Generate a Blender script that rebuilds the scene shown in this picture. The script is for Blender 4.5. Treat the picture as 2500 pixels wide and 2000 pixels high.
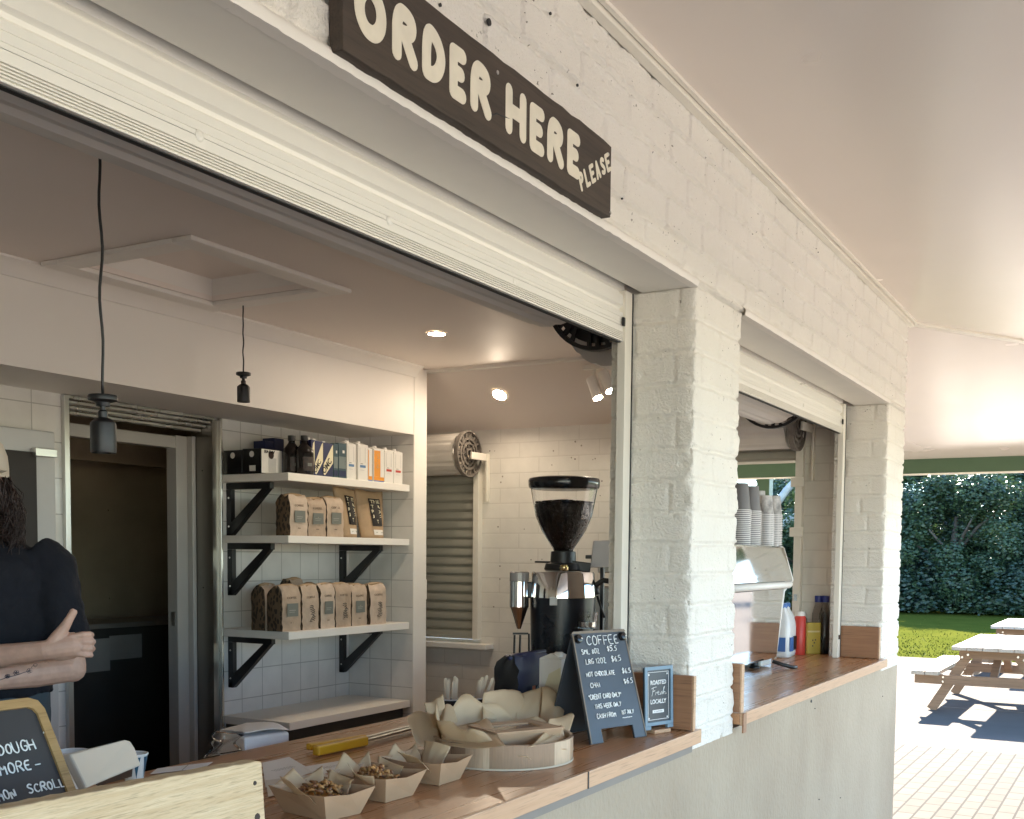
import bpy, bmesh, math, random
import numpy as np
from mathutils import Vector, Matrix
random.seed(7)
for o in list(bpy.data.objects): bpy.data.objects.remove(o)
scene = bpy.context.scene
COL = scene.collection
# ------------------------------------------------------------------ camera
# calibrated from the photograph's vanishing points (values in 2500x2000 photo pixels)
F_PX, CX, CY = 2705.13, 1279.19, 1523.49
YAW, PITCH, ROLL = 1.05951430, -0.062374479, -0.0097348348
EYE = Vector((0, 0, 1.52))
fw = Vector((math.sin(YAW)*math.cos(PITCH), math.cos(YAW)*math.cos(PITCH), math.sin(PITCH)))
r0 = Vector((math.cos(YAW), -math.sin(YAW), 0)); d0 = fw.cross(r0)
RT = r0*math.cos(ROLL) + d0*math.sin(ROLL); DN = -r0*math.sin(ROLL) + d0*math.cos(ROLL)
cd = bpy.data.cameras.new('camera'); cam = bpy.data.objects.new('camera', cd); COL.objects.link(cam)
cam.matrix_world = Matrix(((RT.x, -DN.x, -fw.x, 0), (RT.y, -DN.y, -fw.y, 0), (RT.z, -DN.z, -fw.z, EYE.z), (0, 0, 0, 1)))
cd.sensor_fit = 'HORIZONTAL'; cd.sensor_width = 36; cd.lens = 36*F_PX/2500
cd.shift_x = (1250-CX)/2500; cd.shift_y = (CY-1000)/2500
cd.clip_start = .02; cd.clip_end = 600
scene.camera = cam
# ------------------------------------------------------------------ light
SUN_EL, SUN_AZ = math.radians(24), math.atan2(.454, 1.69)     # azimuth from +X towards +Y
world = bpy.data.worlds.new('World'); scene.world = world; world.use_nodes = True
wn = world.node_tree; bg = wn.nodes['Background']
sky = wn.nodes.new('ShaderNodeTexSky'); sky.sky_type = 'NISHITA'; sky.sun_disc = False
sky.sun_elevation = SUN_EL; sky.sun_rotation = math.pi/2 - SUN_AZ
sky.air_density = 1.0; sky.dust_density = 0; sky.ozone_density = 4
wn.links.new(sky.outputs[0], bg.inputs[0]); bg.inputs[1].default_value = .125
sl = bpy.data.lights.new('sun', 'SUN'); so = bpy.data.objects.new('sun', sl); COL.objects.link(so)
sl.energy = 5; sl.angle = math.radians(.53); sl.color = (1, .92, .80)
sd = Vector((math.cos(SUN_EL)*math.cos(SUN_AZ), math.cos(SUN_EL)*math.sin(SUN_AZ), math.sin(SUN_EL)))
so.rotation_euler = sd.to_track_quat('Z', 'Y').to_euler(); so.location = (20, 5, 12)
scene.view_settings.view_transform = 'Standard'; scene.view_settings.look = 'None'
scene.view_settings.exposure = 2.93; scene.view_settings.gamma = 1
scene.cycles.max_bounces = 12; scene.cycles.diffuse_bounces = 7; scene.cycles.glossy_bounces = 5
scene.cycles.transmission_bounces = 8; scene.cycles.use_denoising = True
scene.cycles.sample_clamp_indirect = 8; scene.cycles.caustics_reflective = False; scene.cycles.caustics_refractive = False
# ------------------------------------------------------------------ pixel -> point on a known plane
def ray(x, y):
    return RT*((x-CX)/F_PX) + DN*((y-CY)/F_PX) + fw
def pX(x, y, X): r = ray(x, y); return EYE + r*((X-EYE.x)/r.x)
def pY(x, y, Y): r = ray(x, y); return EYE + r*((Y-EYE.y)/r.y)
def pZ(x, y, Z): r = ray(x, y); return EYE + r*((Z-EYE.z)/r.z)
# ------------------------------------------------------------------ materials
def nt(name):
    m = bpy.data.materials.new(name); m.use_nodes = True
    n = m.node_tree; return m, n, n.nodes['Principled BSDF']
def mixc(n, fac, a, b):
    x = n.nodes.new('ShaderNodeMix'); x.data_type = 'RGBA'
    for s, v in ((0, fac), (6, a), (7, b)):
        if hasattr(v, 'is_output') or hasattr(v, 'links'): n.links.new(v, x.inputs[s])
        else: x.inputs[s].default_value = v if s == 0 else (*v[:3], 1)
    return x.outputs[2]
def ramp(n, src, p0, p1):
    r = n.nodes.new('ShaderNodeMapRange'); r.inputs[1].default_value = p0; r.inputs[2].default_value = p1
    n.links.new(src, r.inputs[0]); return r.outputs[0]
def coords(n, scale=(1, 1, 1), loc=(0, 0, 0), rot=(0, 0, 0)):
    t = n.nodes.new('ShaderNodeTexCoord'); mp = n.nodes.new('ShaderNodeMapping')
    mp.inputs[1].default_value = loc; mp.inputs[2].default_value = rot; mp.inputs[3].default_value = scale
    n.links.new(t.outputs['Object'], mp.inputs[0]); return mp.outputs[0]
def noise(n, vec, scale, detail=3, rough=.55):
    x = n.nodes.new('ShaderNodeTexNoise'); x.inputs['Scale'].default_value = scale
    x.inputs['Detail'].default_value = detail; x.inputs['Roughness'].default_value = rough
    n.links.new(vec, x.inputs['Vector']); return x.outputs[0]
def bump(n, p, h, strength, dist):
    b = n.nodes.new('ShaderNodeBump'); b.inputs['Strength'].default_value = strength; b.inputs['Distance'].default_value = dist
    n.links.new(h, b.inputs['Height'])
    if p.inputs['Normal'].links: n.links.new(p.inputs['Normal'].links[0].from_socket, b.inputs['Normal'])
    n.links.new(b.outputs[0], p.inputs['Normal'])
_mc = {}
def M(name, c=(.5, .5, .5), rough=.5, metal=0, var=.08, vs=6, bmp=0, bs=80, bd=.002, spec=.5, stretch=(1, 1, 1), c2=None, coat=0, emit=0, alpha=None, trans=0, sss=0):
    if name in _mc: return _mc[name]
    m, n, p = nt(name); v = coords(n, stretch)
    k = ramp(n, noise(n, v, vs, 4), .3, .7)
    a = tuple(x*(1-var) for x in c); b = c2 or tuple(min(1, x*(1+var)) for x in c)
    n.links.new(mixc(n, k, a, b), p.inputs['Base Color'])
    p.inputs['Metallic'].default_value = metal; p.inputs['Specular IOR Level'].default_value = spec
    rr = n.nodes.new('ShaderNodeMapRange'); rr.inputs[3].default_value = max(.02, rough-.06); rr.inputs[4].default_value = min(1, rough+.06)
    n.links.new(noise(n, v, vs*2.3, 3), rr.inputs[0]); n.links.new(rr.outputs[0], p.inputs['Roughness'])
    if bmp: bump(n, p, noise(n, v, bs, 4), bmp, bd)
    if coat: p.inputs['Coat Weight'].default_value = coat; p.inputs['Coat Roughness'].default_value = .12
    if trans: p.inputs['Transmission Weight'].default_value = trans
    if sss:
        p.inputs['Subsurface Weight'].default_value = sss; p.inputs['Subsurface Radius'].default_value = (.012, .005, .003)
    if emit:
        p.inputs['Emission Color'].default_value = (*c, 1); p.inputs['Emission Strength'].default_value = emit
    _mc[name] = m; return m
def wood(name, c, c2, rough=.3, axis='X', scale=1, bmp=.15, boards=0, coat=0, dk=.6):
    if name in _mc: return _mc[name]
    m, n, p = nt(name)
    st = {'X': (.55, 14, 14), 'Y': (14, .55, 14), 'Z': (14, 14, .55)}[axis]
    v = coords(n, tuple(s*scale for s in st))
    g = noise(n, v, 3, 6, .65); f = noise(n, v, 14, 3, .6)
    col = mixc(n, ramp(n, g, .3, .7), c, c2)
    col = mixc(n, ramp(n, f, .52, .8), col, tuple(x*dk for x in c))
    if boards:
        v2 = coords(n); w = n.nodes.new('ShaderNodeTexBrick')
        w.inputs['Scale'].default_value = 1; w.inputs['Brick Width'].default_value = .9; w.inputs['Row Height'].default_value = boards
        w.inputs['Mortar Size'].default_value = .0006; w.inputs['Color1'].default_value = (.90, .90, .90, 1); w.inputs['Color2'].default_value = (1.06, 1.05, 1.03, 1); w.inputs['Mortar'].default_value = (.5, .5, .5, 1)
        n.links.new(v2, w.inputs['Vector'])
        x = n.nodes.new('ShaderNodeMix'); x.data_type = 'RGBA'; x.blend_type = 'MULTIPLY'; x.inputs[0].default_value = 1
        n.links.new(col, x.inputs[6]); n.links.new(w.outputs[0], x.inputs[7]); col = x.outputs[2]
    n.links.new(col, p.inputs['Base Color'])
    rr = n.nodes.new('ShaderNodeMapRange'); rr.inputs[3].default_value = rough-.07; rr.inputs[4].default_value = rough+.1
    n.links.new(g, rr.inputs[0]); n.links.new(rr.outputs[0], p.inputs['Roughness'])
    if bmp: bump(n, p, f, bmp, .001)
    if coat: p.inputs['Coat Weight'].default_value = coat; p.inputs['Coat Roughness'].default_value = .15
    _mc[name] = m; return m
def tiles(name, axis, s, o, c, g, rough=.15, sp_=.5, w=None, off=0, mort=.0025, var=.03, bev=.4):
    if name in _mc: return _mc[name]
    m, n, p = nt(name); t = n.nodes.new('ShaderNodeTexCoord'); sp = n.nodes.new('ShaderNodeSeparateXYZ'); cb = n.nodes.new('ShaderNodeCombineXYZ')
    n.links.new(t.outputs['Object'], sp.inputs[0])
    for i, k in enumerate(axis):
        a = n.nodes.new('ShaderNodeMath'); a.operation = 'SUBTRACT'; a.inputs[1].default_value = o[i]
        n.links.new(sp.outputs['XYZ'.index(k)], a.inputs[0]); n.links.new(a.outputs[0], cb.inputs[i])
    b = n.nodes.new('ShaderNodeTexBrick'); b.offset = off; b.inputs['Scale'].default_value = 1
    b.inputs['Brick Width'].default_value = w or s; b.inputs['Row Height'].default_value = s; b.inputs['Mortar Size'].default_value = mort; b.inputs['Mortar Smooth'].default_value = .3
    b.inputs['Color1'].default_value = (*[x*(1-var) for x in c], 1); b.inputs['Color2'].default_value = (*[min(1, x*(1+var)) for x in c], 1); b.inputs['Mortar'].default_value = (*g, 1)
    n.links.new(cb.outputs[0], b.inputs['Vector'])
    nz = noise(n, t.outputs['Object'], 9, 4)
    mx = n.nodes.new('ShaderNodeMix'); mx.data_type = 'RGBA'; mx.blend_type = 'MULTIPLY'; mx.inputs[0].default_value = 1
    n.links.new(b.outputs[0], mx.inputs[6]); n.links.new(mixc(n, ramp(n, nz, .3, .7), (.9, .9, .9), (1, 1, 1)), mx.inputs[7])
    n.links.new(mx.outputs[2], p.inputs['Base Color']); p.inputs['Roughness'].default_value = rough; p.inputs['Specular IOR Level'].default_value = sp_
    inv = n.nodes.new('ShaderNodeMath'); inv.operation = 'SUBTRACT'; inv.inputs[0].default_value = 1; n.links.new(b.outputs[1], inv.inputs[1])
    bump(n, p, nz, .08, .01); bump(n, p, inv.outputs[0], bev, .002)
    _mc[name] = m; return m

WHITE = (.80, .775, .70)
m_brick = M('painted brick', (.82, .785, .715), .42, var=.03, vs=3, bmp=.9, bs=170, bd=.006)
m_brick_in = M('painted brick indoors', (.80, .745, .68), .5, var=.03, vs=3, bmp=.5, bs=120, bd=.002)
m_white = M('white gloss paint', (.82, .785, .73), .5, var=.02, spec=.3, vs=2)
m_ceil = M('white ceiling paint', (.82, .745, .68), .6, var=.02, vs=1.5, bmp=.05, bs=60)
m_soffit = M('pale veranda paint', (.82, .735, .67), .25, var=.012, vs=1, spec=.75)
m_lining = M('grey white lining paint', (.72, .695, .64), .4, var=.03)
m_render = M('grey green render', (.38, .295, .205), .62, var=.10, vs=2.2, bmp=.8, bs=60, bd=.004, stretch=(1, 1, .75), c2=(.43, .355, .26))
m_floor = M('warm bounce floor', (.34, .23, .16), .4)  # hidden floor made warm brown to tint the light on the ceiling
m_green = M('green fascia paint', (.065, .115, .062), .4, var=.05)
m_trim = M('cream trim paint', (.8, .76, .67), .35, var=.03)
m_shut = M('white shutter aluminium', (.80, .775, .715), .3, var=.02, stretch=(.3, 1, 1))
m_shutin = M('grey white shutter back', (.66, .63, .58), .4, var=.05, stretch=(.3, 1, 1))
m_shutd = M('grey shutter slat', (.34, .33, .28), .4, var=.06)
m_gap = M('black rubber', (.02, .02, .02), .6)
m_black = M('black powder coat', (.012, .012, .013), .42, var=.2)
m_blackgl = M('black gloss plastic', (.012, .012, .014), .18, var=.15)
m_steeld = M('reflection toned steel', (.30, .28, .25), .38, 1, var=.1, vs=3, stretch=(1, 1, .06))  # lining colour darkened in place of the dim room it would reflect
m_steel = M('brushed stainless steel', (.62, .61, .58), .28, 1, var=.08, vs=3, stretch=(1, 1, .06))
m_chrome = M('polished chrome', (.82, .82, .82), .045, 1, var=.02)
m_alu = M('white door aluminium', (.45, .43, .40), .35, var=.03)
m_counter = wood('counter timber', (.42, .205, .095), (.52, .275, .14), .27, 'X', 1, .05, .09, dk=.82)
m_edge = wood('counter edge timber', (.52, .31, .18), (.62, .40, .25), .38, 'X', 1.2, .1)
m_upstand = wood('upstand timber', (.27, .13, .07), (.36, .19, .10), .4, 'Y', .9, .15)
m_pine = wood('weathered pine', (.52, .37, .20), (.70, .56, .36), .6, 'X', 2.6, .8)
m_table = wood('grey weathered table timber', (.42, .33, .24), (.55, .46, .36), .65, 'X', .6, .4)
m_board = wood('dark stained sign timber', (.035, .025, .019), (.072, .052, .039), .6, 'X', 1.3, .5)
m_lett = M('cream sign paint', (.78, .73, .60), .5, var=.06, vs=30)
m_slate = M('charcoal chalkboard', (.045, .052, .062), .36, var=.12, vs=9)
m_chalk = M('white chalk ink', (.88, .9, .9), .7, var=.02)
m_kraft = M('kraft card', (.41, .27, .165), .65, var=.06, vs=12, bmp=.08, bs=200)
m_bags = [M('kraft bag paper %s' % k_, c_, .6, var=.12, vs=22, bmp=.5, bs=26, bd=.006) for k_, c_ in (('a', (.47, .36, .27)), ('b', (.52, .41, .32)), ('c', (.42, .315, .23)))]
m_kraftd = M('brown kraft paper', (.40, .27, .155), .55, var=.12, vs=14, bmp=.25, bs=30, bd=.004)
m_parch = M('baking parchment', (.68, .53, .35), .5, var=.05, vs=10, bmp=.1, bs=30, bd=.003)
def translucent(m, f):
    n = m.node_tree; p = n.nodes['Principled BSDF']; t_ = n.nodes.new('ShaderNodeBsdfTranslucent'); n.links.new(p.inputs['Base Color'].links[0].from_socket, t_.inputs[0]); x = n.nodes.new('ShaderNodeMixShader'); x.inputs[0].default_value = f; n.links.new(p.outputs[0], x.inputs[1]); n.links.new(t_.outputs[0], x.inputs[2]); n.links.new(x.outputs[0], n.nodes['Material Output'].inputs[0])
translucent(m_parch, .35)
m_paper = M('white paper', (.82, .81, .80), .6, var=.02)
m_skin = M('skin', (.58, .365, .285), .5, var=.14, vs=26, bmp=.12, bs=160, bd=.001, sss=.08)
m_shirt = M('navy cotton', (.0035, .0045, .010), .9, var=.2, vs=10, bmp=.5, bs=14, bd=.02)
m_trous = M('blue grey apron cloth', (.045, .065, .082), .85, var=.12, vs=8, bmp=.3, bs=20, bd=.01)
m_hair = M('dark brown hair', (.022, .010, .008), .5, var=.3, vs=30)
m_lamp = M('lit lamp', (1, .82, .62), .5, emit=55)
m_lampdim = M('lit spot lamp', (1, .86, .68), .5, emit=16)
m_navy = M('navy pack print', (.010, .017, .075), .5, var=.1)
m_teal = M('teal pack print', (.03, .07, .09), .4, var=.1)
m_cream = M('cream pack print', (.74, .68, .48), .45)
m_orange = M('orange pack print', (.75, .30, .035), .4)
m_red = M('red print', (.55, .05, .035), .4)
m_blue = M('blue print', (.06, .16, .42), .4)
m_pack = M('white pack card', (.74, .72, .68), .35, var=.03)
m_yellow = M('mustard plastic', (.66, .36, .02), .3, var=.05)
m_ybox = M('yellow box card', (.55, .43, .05), .5, var=.05)
m_jug = M('milky plastic', (.74, .76, .76), .3, var=.03)
m_greylab = M('grey bag label', (.16, .17, .15), .55, var=.1)
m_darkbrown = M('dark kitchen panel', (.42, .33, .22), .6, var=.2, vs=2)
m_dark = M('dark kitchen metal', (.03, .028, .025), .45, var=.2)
def pinholes(m):
    n = m.node_tree; p = n.nodes['Principled BSDF']; l = p.inputs['Base Color'].links[0].from_socket; v = coords(n, (1, 1, 1.6))
    k = ramp(n, noise(n, v, 70, 2, .5), .70, .73); k2 = ramp(n, noise(n, v, 5, 3), .45, .62); mu = n.nodes.new('ShaderNodeMath'); mu.operation = 'MULTIPLY'; n.links.new(k, mu.inputs[0]); n.links.new(k2, mu.inputs[1])
    n.links.new(mixc(n, mu.outputs[0], l, (.20, .17, .13)), p.inputs['Base Color'])
pinholes(m_brick)
def glassmat(name, c=(1, 1, 1), rough=.02):
    m, n, p = nt(name); p.inputs['Base Color'].default_value = (*c, 1); p.inputs['Transmission Weight'].default_value = 1
    p.inputs['Roughness'].default_value = rough; p.inputs['IOR'].default_value = 1.3; return m
m_glass = glassmat('clear hopper plastic')
m_plastic = glassmat('crinkled clear film', (.95, .95, .95), .12)
# bag side with a dark leaf pattern
def leafmat():
    m, n, p = nt('leaf printed kraft'); v = coords(n, (60, 60, 30), rot=(.5, .4, .6))
    vo = n.nodes.new('ShaderNodeTexVoronoi'); vo.inputs['Scale'].default_value = 1.2; n.links.new(v, vo.inputs['Vector'])
    k = ramp(n, vo.outputs['Distance'], .42, .5)
    n.links.new(mixc(n, k, (.035, .024, .017), (.13, .085, .05)), p.inputs['Base Color']); p.inputs['Roughness'].default_value = .6
    return m
m_leafbag = leafmat()

# ------------------------------------------------------------------ mesh builder
class MB:
    def __init__(s): s.v = []; s.f = []; s.m = []; s.mi = 0
    def add(s, vs, fs):
        b = len(s.v); s.v += [tuple(v) for v in vs]
        for f in fs: s.f.append(tuple(b+i for i in f)); s.m.append(s.mi)
        return s
    def box(s, x0, x1, y0, y1, z0, z1):
        return s.add([(x0, y0, z0), (x1, y0, z0), (x1, y1, z0), (x0, y1, z0), (x0, y0, z1), (x1, y0, z1), (x1, y1, z1), (x0, y1, z1)],
                     [(0, 3, 2, 1), (4, 5, 6, 7), (0, 1, 5, 4), (1, 2, 6, 5), (2, 3, 7, 6), (3, 0, 4, 7)])
    def quad(s, *p): return s.add(p, [tuple(range(len(p)))])
    def prism(s, pts, ex):           # extrude a closed 3-D outline by vector ex
        n = len(pts); ex = Vector(ex); P = [Vector(p) for p in pts]
        return s.add(P+[p+ex for p in P], [tuple(range(n))[::-1], tuple(range(n, 2*n))]+[(i, (i+1) % n, n+(i+1) % n, n+i) for i in range(n)])
    def slab(s, pts, t):             # thicken a polygon along its normal
        P = [Vector(p) for p in pts]; nn = (P[1]-P[0]).cross(P[2]-P[0]).normalized()
        return s.prism(P, nn*t)
    def bar(s, a, b, w, h, up=(0, 0, 1)):     # rectangular bar a->b
        a, b = Vector(a), Vector(b); d = (b-a).normalized(); sx = d.cross(Vector(up)).normalized()*w/2; sz = sx.cross(d).normalized()*h/2
        return s.prism([a-sx-sz, a+sx-sz, a+sx+sz, a-sx+sz], b-a)
    def lathe(s, prof, c, n=32, ax=(0, 0, 1), caps=True):
        ax = Vector(ax).normalized(); t = Vector((1, 0, 0)) if abs(ax.x) < .9 else Vector((0, 1, 0)); u = ax.cross(t).normalized(); w = ax.cross(u); c = Vector(c)
        vs = []; fs = []
        for r, z in prof:
            for i in range(n):
                a = 2*math.pi*i/n; vs.append(c+ax*z+(u*math.cos(a)+w*math.sin(a))*max(r, 1e-5))
        for j in range(len(prof)-1):
            for i in range(n): k = (i+1) % n; fs.append((j*n+i, j*n+k, (j+1)*n+k, (j+1)*n+i))
        if caps:
            fs.append(tuple(range(n))[::-1]); e = (len(prof)-1)*n; fs.append(tuple(range(e, e+n)))
        return s.add(vs, fs)
    def cyl(s, a, b, r, r2=None, n=20):
        a, b = Vector(a), Vector(b); return s.lathe([(r, 0), (r if r2 is None else r2, (b-a).length)], a, n, b-a)
    def tube(s, pts, r, n=10, caps=True):
        P = [Vector(p) for p in pts]; R = r if hasattr(r, '__len__') else [r]*len(P); prev = None; vs = []; fs = []
        for i, p in enumerate(P):
            d = (P[min(i+1, len(P)-1)]-P[max(i-1, 0)]).normalized()
            if prev is None: u = d.cross(Vector((0, 0, 1)) if abs(d.z) < .9 else Vector((1, 0, 0))).normalized()
            else: u = (prev-d*prev.dot(d)).normalized()
            prev = u; w = d.cross(u)
            for k in range(n): a = 2*math.pi*k/n; vs.append(p+(u*math.cos(a)+w*math.sin(a))*R[i])
        for j in range(len(P)-1):
            for k in range(n): l = (k+1) % n; fs.append((j*n+k, j*n+l, (j+1)*n+l, (j+1)*n+k))
        if caps: fs.append(tuple(range(n))[::-1]); e = (len(P)-1)*n; fs.append(tuple(range(e, e+n)))
        return s.add(vs, fs)
    def ball(s, c, r, n=12, sc=(1, 1, 1)):
        vs = []; fs = []; m = n//2
        for j in range(m+1):
            t = math.pi*j/m
            for i in range(n): a = 2*math.pi*i/n; vs.append((c[0]+r*sc[0]*math.sin(t)*math.cos(a), c[1]+r*sc[1]*math.sin(t)*math.sin(a), c[2]+r*sc[2]*math.cos(t)))
        for j in range(m):
            for i in range(n): k = (i+1) % n; fs.append((j*n+i, (j+1)*n+i, (j+1)*n+k, j*n+k))
        return s.add(vs, fs)
    def build(s, name, mats, parent=None, smooth=None, bevel=0, local=False, fix=True):
        me = bpy.data.meshes.new(name); me.from_pydata(s.v, [], s.f)
        mats = mats if isinstance(mats, (list, tuple)) else [mats]
        for m in mats: me.materials.append(m)
        me.polygons.foreach_set('material_index', [min(i, len(mats)-1) for i in s.m])
        if fix:
            bm = bmesh.new(); bm.from_mesh(me); bmesh.ops.recalc_face_normals(bm, faces=bm.faces); bm.to_mesh(me); bm.free()
        if smooth is not None:
            me.polygons.foreach_set('use_smooth', [True]*len(me.polygons))
            if smooth < 180: me.set_sharp_from_angle(angle=math.radians(smooth))
        me.update(); return link(name, me, parent, bevel, local)
def link(name, data, parent=None, bevel=0, local=False):
    o = bpy.data.objects.new(name, data); COL.objects.link(o)
    if parent:
        o.parent = parent
        if not local: o.matrix_parent_inverse = WM.get(parent.name, Matrix()).inverted()
    if bevel:
        b = o.modifiers.new('bevel', 'BEVEL'); b.width = bevel; b.segments = 2; b.limit_method = 'ANGLE'; b.angle_limit = math.radians(40)
    return o
WM = {}
def tag(o, label=None, cat=None, group=None, kind=None):
    if label: o['label'] = label
    if cat: o['category'] = cat
    if group: o['group'] = group
    if kind: o['kind'] = kind
    return o
def thing(name, label, cat, loc=(0, 0, 0), rz=0, group=None, rot=None):
    o = bpy.data.objects.new(name, None); COL.objects.link(o); o.empty_display_size = .1
    o.location = loc; o.rotation_euler = rot or (0, 0, rz)
    from mathutils import Euler
    WM[o.name] = Matrix.Translation(loc) @ Euler(o.rotation_euler).to_matrix().to_4x4()
    return tag(o, label, cat, group)
def kids(o): return [c for c in bpy.data.objects if c.parent == o]
def dup(root, loc=None, rz=None, label=None, group=None, rot=None):
    r = root.copy(); COL.objects.link(r)
    if loc is not None: r.location = loc
    if rz is not None: r.rotation_euler = (0, 0, rz)
    if rot is not None: r.rotation_euler = rot
    for c in kids(root):
        d = c.copy(); COL.objects.link(d); d.parent = r
        for g in kids(c): e = g.copy(); COL.objects.link(e); e.parent = d
    return tag(r, label, None, group)
def frame(o, x, y):
    x = Vector(x).normalized(); y = Vector(y); z = x.cross(y).normalized(); y = z.cross(x); o = Vector(o)
    return Matrix(((x.x, y.x, z.x, o.x), (x.y, y.y, z.y, o.y), (x.z, y.z, z.z, o.z), (0, 0, 0, 1)))
# printed text (Blender's built in font) turned into a mesh
def textmesh(txt, bold=0, ext=.0):
    c = bpy.data.curves.new('t', 'FONT'); c.body = txt; c.offset = bold; c.extrude = ext; c.align_x = 'LEFT'; c.resolution_u = 4
    o = bpy.data.objects.new('t', c); COL.objects.link(o)
    me = bpy.data.meshes.new_from_object(o.evaluated_get(bpy.context.evaluated_depsgraph_get()))
    bpy.data.objects.remove(o); return me
def text_fit(name, txt, mat, parent, o, xd, yd, w, h, bold=0, depth=.0006, spacing=1, local=False, slant=0):
    """text stretched to w x h, lower-left corner at o, reading along xd, up along yd"""
    bm = bmesh.new()
    me = textmesh(txt, bold, 0); bm.from_mesh(me); bpy.data.meshes.remove(me)
    xs = [v.co.x for v in bm.verts]; ys = [v.co.y for v in bm.verts]
    x0, x1, y0, y1 = min(xs), max(xs), min(ys), max(ys); fr = frame(o, xd, yd)
    r = bmesh.ops.extrude_face_region(bm, geom=bm.faces[:]); 
    up = set(g for g in r['geom'] if isinstance(g, bmesh.types.BMVert))
    for v in bm.verts:
        x = (v.co.x-x0)/(x1-x0)*w; y = (v.co.y-y0)/(y1-y0)*h
        v.co = fr @ Vector((x+slant*y, y, depth if v in up else 0))
    bmesh.ops.recalc_face_normals(bm, faces=bm.faces)
    me = bpy.data.meshes.new(name); bm.to_mesh(me); bm.free(); me.materials.append(mat)
    return link(name, me, parent, 0, local)
# hand lettering: a small stroke font on a 4 x 6 grid
SF = {'A': [[(0, 0), (2, 6), (4, 0)], [(.8, 2.2), (3.2, 2.2)]], 'B': [[(0, 0), (0, 6), (2.6, 6), (3.4, 5), (2.6, 3.2), (0, 3.2)], [(2.4, 3.2), (3.8, 2), (3, 0), (0, 0)]],
 'C': [[(3.8, 5), (2.6, 6), (1, 5.5), (0, 3.5), (.3, 1.3), (1.6, 0), (3, .2), (3.9, 1)]], 'D': [[(0, 0), (0, 6), (2, 6), (3.8, 4.2), (3.8, 2), (2.2, 0), (0, 0)]],
 'E': [[(3.6, 6), (0, 6), (0, 0), (3.6, 0)], [(0, 3.1), (2.9, 3.1)]], 'F': [[(3.6, 6), (0, 6), (0, 0)], [(0, 3.1), (2.9, 3.1)]],
 'G': [[(3.7, 5), (2.4, 6), (.8, 5.3), (0, 3), (.8, .6), (2.4, 0), (3.8, .9), (3.8, 2.6), (2.2, 2.6)]], 'H': [[(0, 0), (0, 6)], [(4, 0), (4, 6)], [(0, 3), (4, 3)]],
 'I': [[(1, 0), (1, 6)]], 'J': [[(3, 6), (3, 1.4), (2, 0), (.8, .2), (0, 1.4)], [(1.4, 6), (4, 6)]], 'K': [[(0, 0), (0, 6)], [(3.6, 6), (0, 2.6)], [(1.2, 3.6), (3.8, 0)]],
 'L': [[(0, 6), (0, 0), (3.6, 0)]], 'M': [[(0, 0), (.4, 6), (2.2, 2), (4, 6), (4.4, 0)]], 'N': [[(0, 0), (0, 6), (3.8, 0), (3.8, 6)]],
 'O': [[(2, 6), (.6, 5.2), (0, 3), (.6, .8), (2, 0), (3.4, .8), (4, 3), (3.4, 5.2), (2, 6)]], 'P': [[(0, 0), (0, 6), (2.8, 6), (3.8, 4.7), (2.8, 3), (0, 3)]],
 'R': [[(0, 0), (0, 6), (2.8, 6), (3.7, 4.7), (2.8, 3.2), (0, 3.2)], [(1.6, 3.2), (3.8, 0)]], 'S': [[(3.6, 5.2), (2.2, 6), (.6, 5.4), (.4, 4), (3.2, 2.4), (3.5, 1), (2, 0), (.2, .8)]],
 'T': [[(0, 6), (4, 6)], [(2, 6), (2, 0)]], 'U': [[(0, 6), (0, 1.5), (1.2, 0), (2.6, 0), (3.8, 1.5), (3.8, 6)]], 'W': [[(0, 6), (1, 0), (2.2, 4), (3.4, 0), (4.6, 6)]],
 'Z': [[(0, 6), (3.6, 6), (0, 0), (3.8, 0)]],
 'Y': [[(0, 6), (2, 3)], [(4, 6), (1, 0)]], '1': [[(.4, 4.8), (1.6, 6), (1.6, 0)]], '2': [[(.2, 4.8), (1.6, 6), (3.4, 5), (3, 3), (0, 0), (3.8, 0)]],
 '5': [[(3.6, 6), (.5, 6), (.3, 3.5), (2.4, 3.8), (3.6, 2.2), (2.6, .2), (.2, .4)]], '6': [[(3, 6), (.8, 4), (0, 1.8), (1.4, 0), (3.2, .6), (3.2, 2.4), (1.6, 3.2), (.2, 2)]],
 '8': [[(2, 3.2), (.5, 4.6), (2, 6), (3.4, 4.7), (2, 3.2), (.2, 1.5), (2, 0), (3.8, 1.5), (2, 3.2)]], '9': [[(3.4, 4.4), (2, 3), (.4, 4.2), (1.6, 6), (3.4, 5), (3.2, 2), (2.4, 0)]],
 '$': [[(3.4, 5), (2, 5.6), (.6, 5), (.8, 3.6), (3, 2.6), (3.2, 1.2), (2, .5), (.4, 1.1)], [(2, 6.6), (1.8, -.5)]], '-': [[(.4, 2.8), (3, 3)]], '.': [[(.4, 0), (.7, .2)]],
 "'": [[(.8, 6.4), (.5, 5.2)]], '*': [[(.3, 4), (1.7, 6)], [(1.9, 4.2), (.2, 5.8)]], '_': [[(0, -.6), (4.6, -.4)]], ' ': []}
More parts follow.
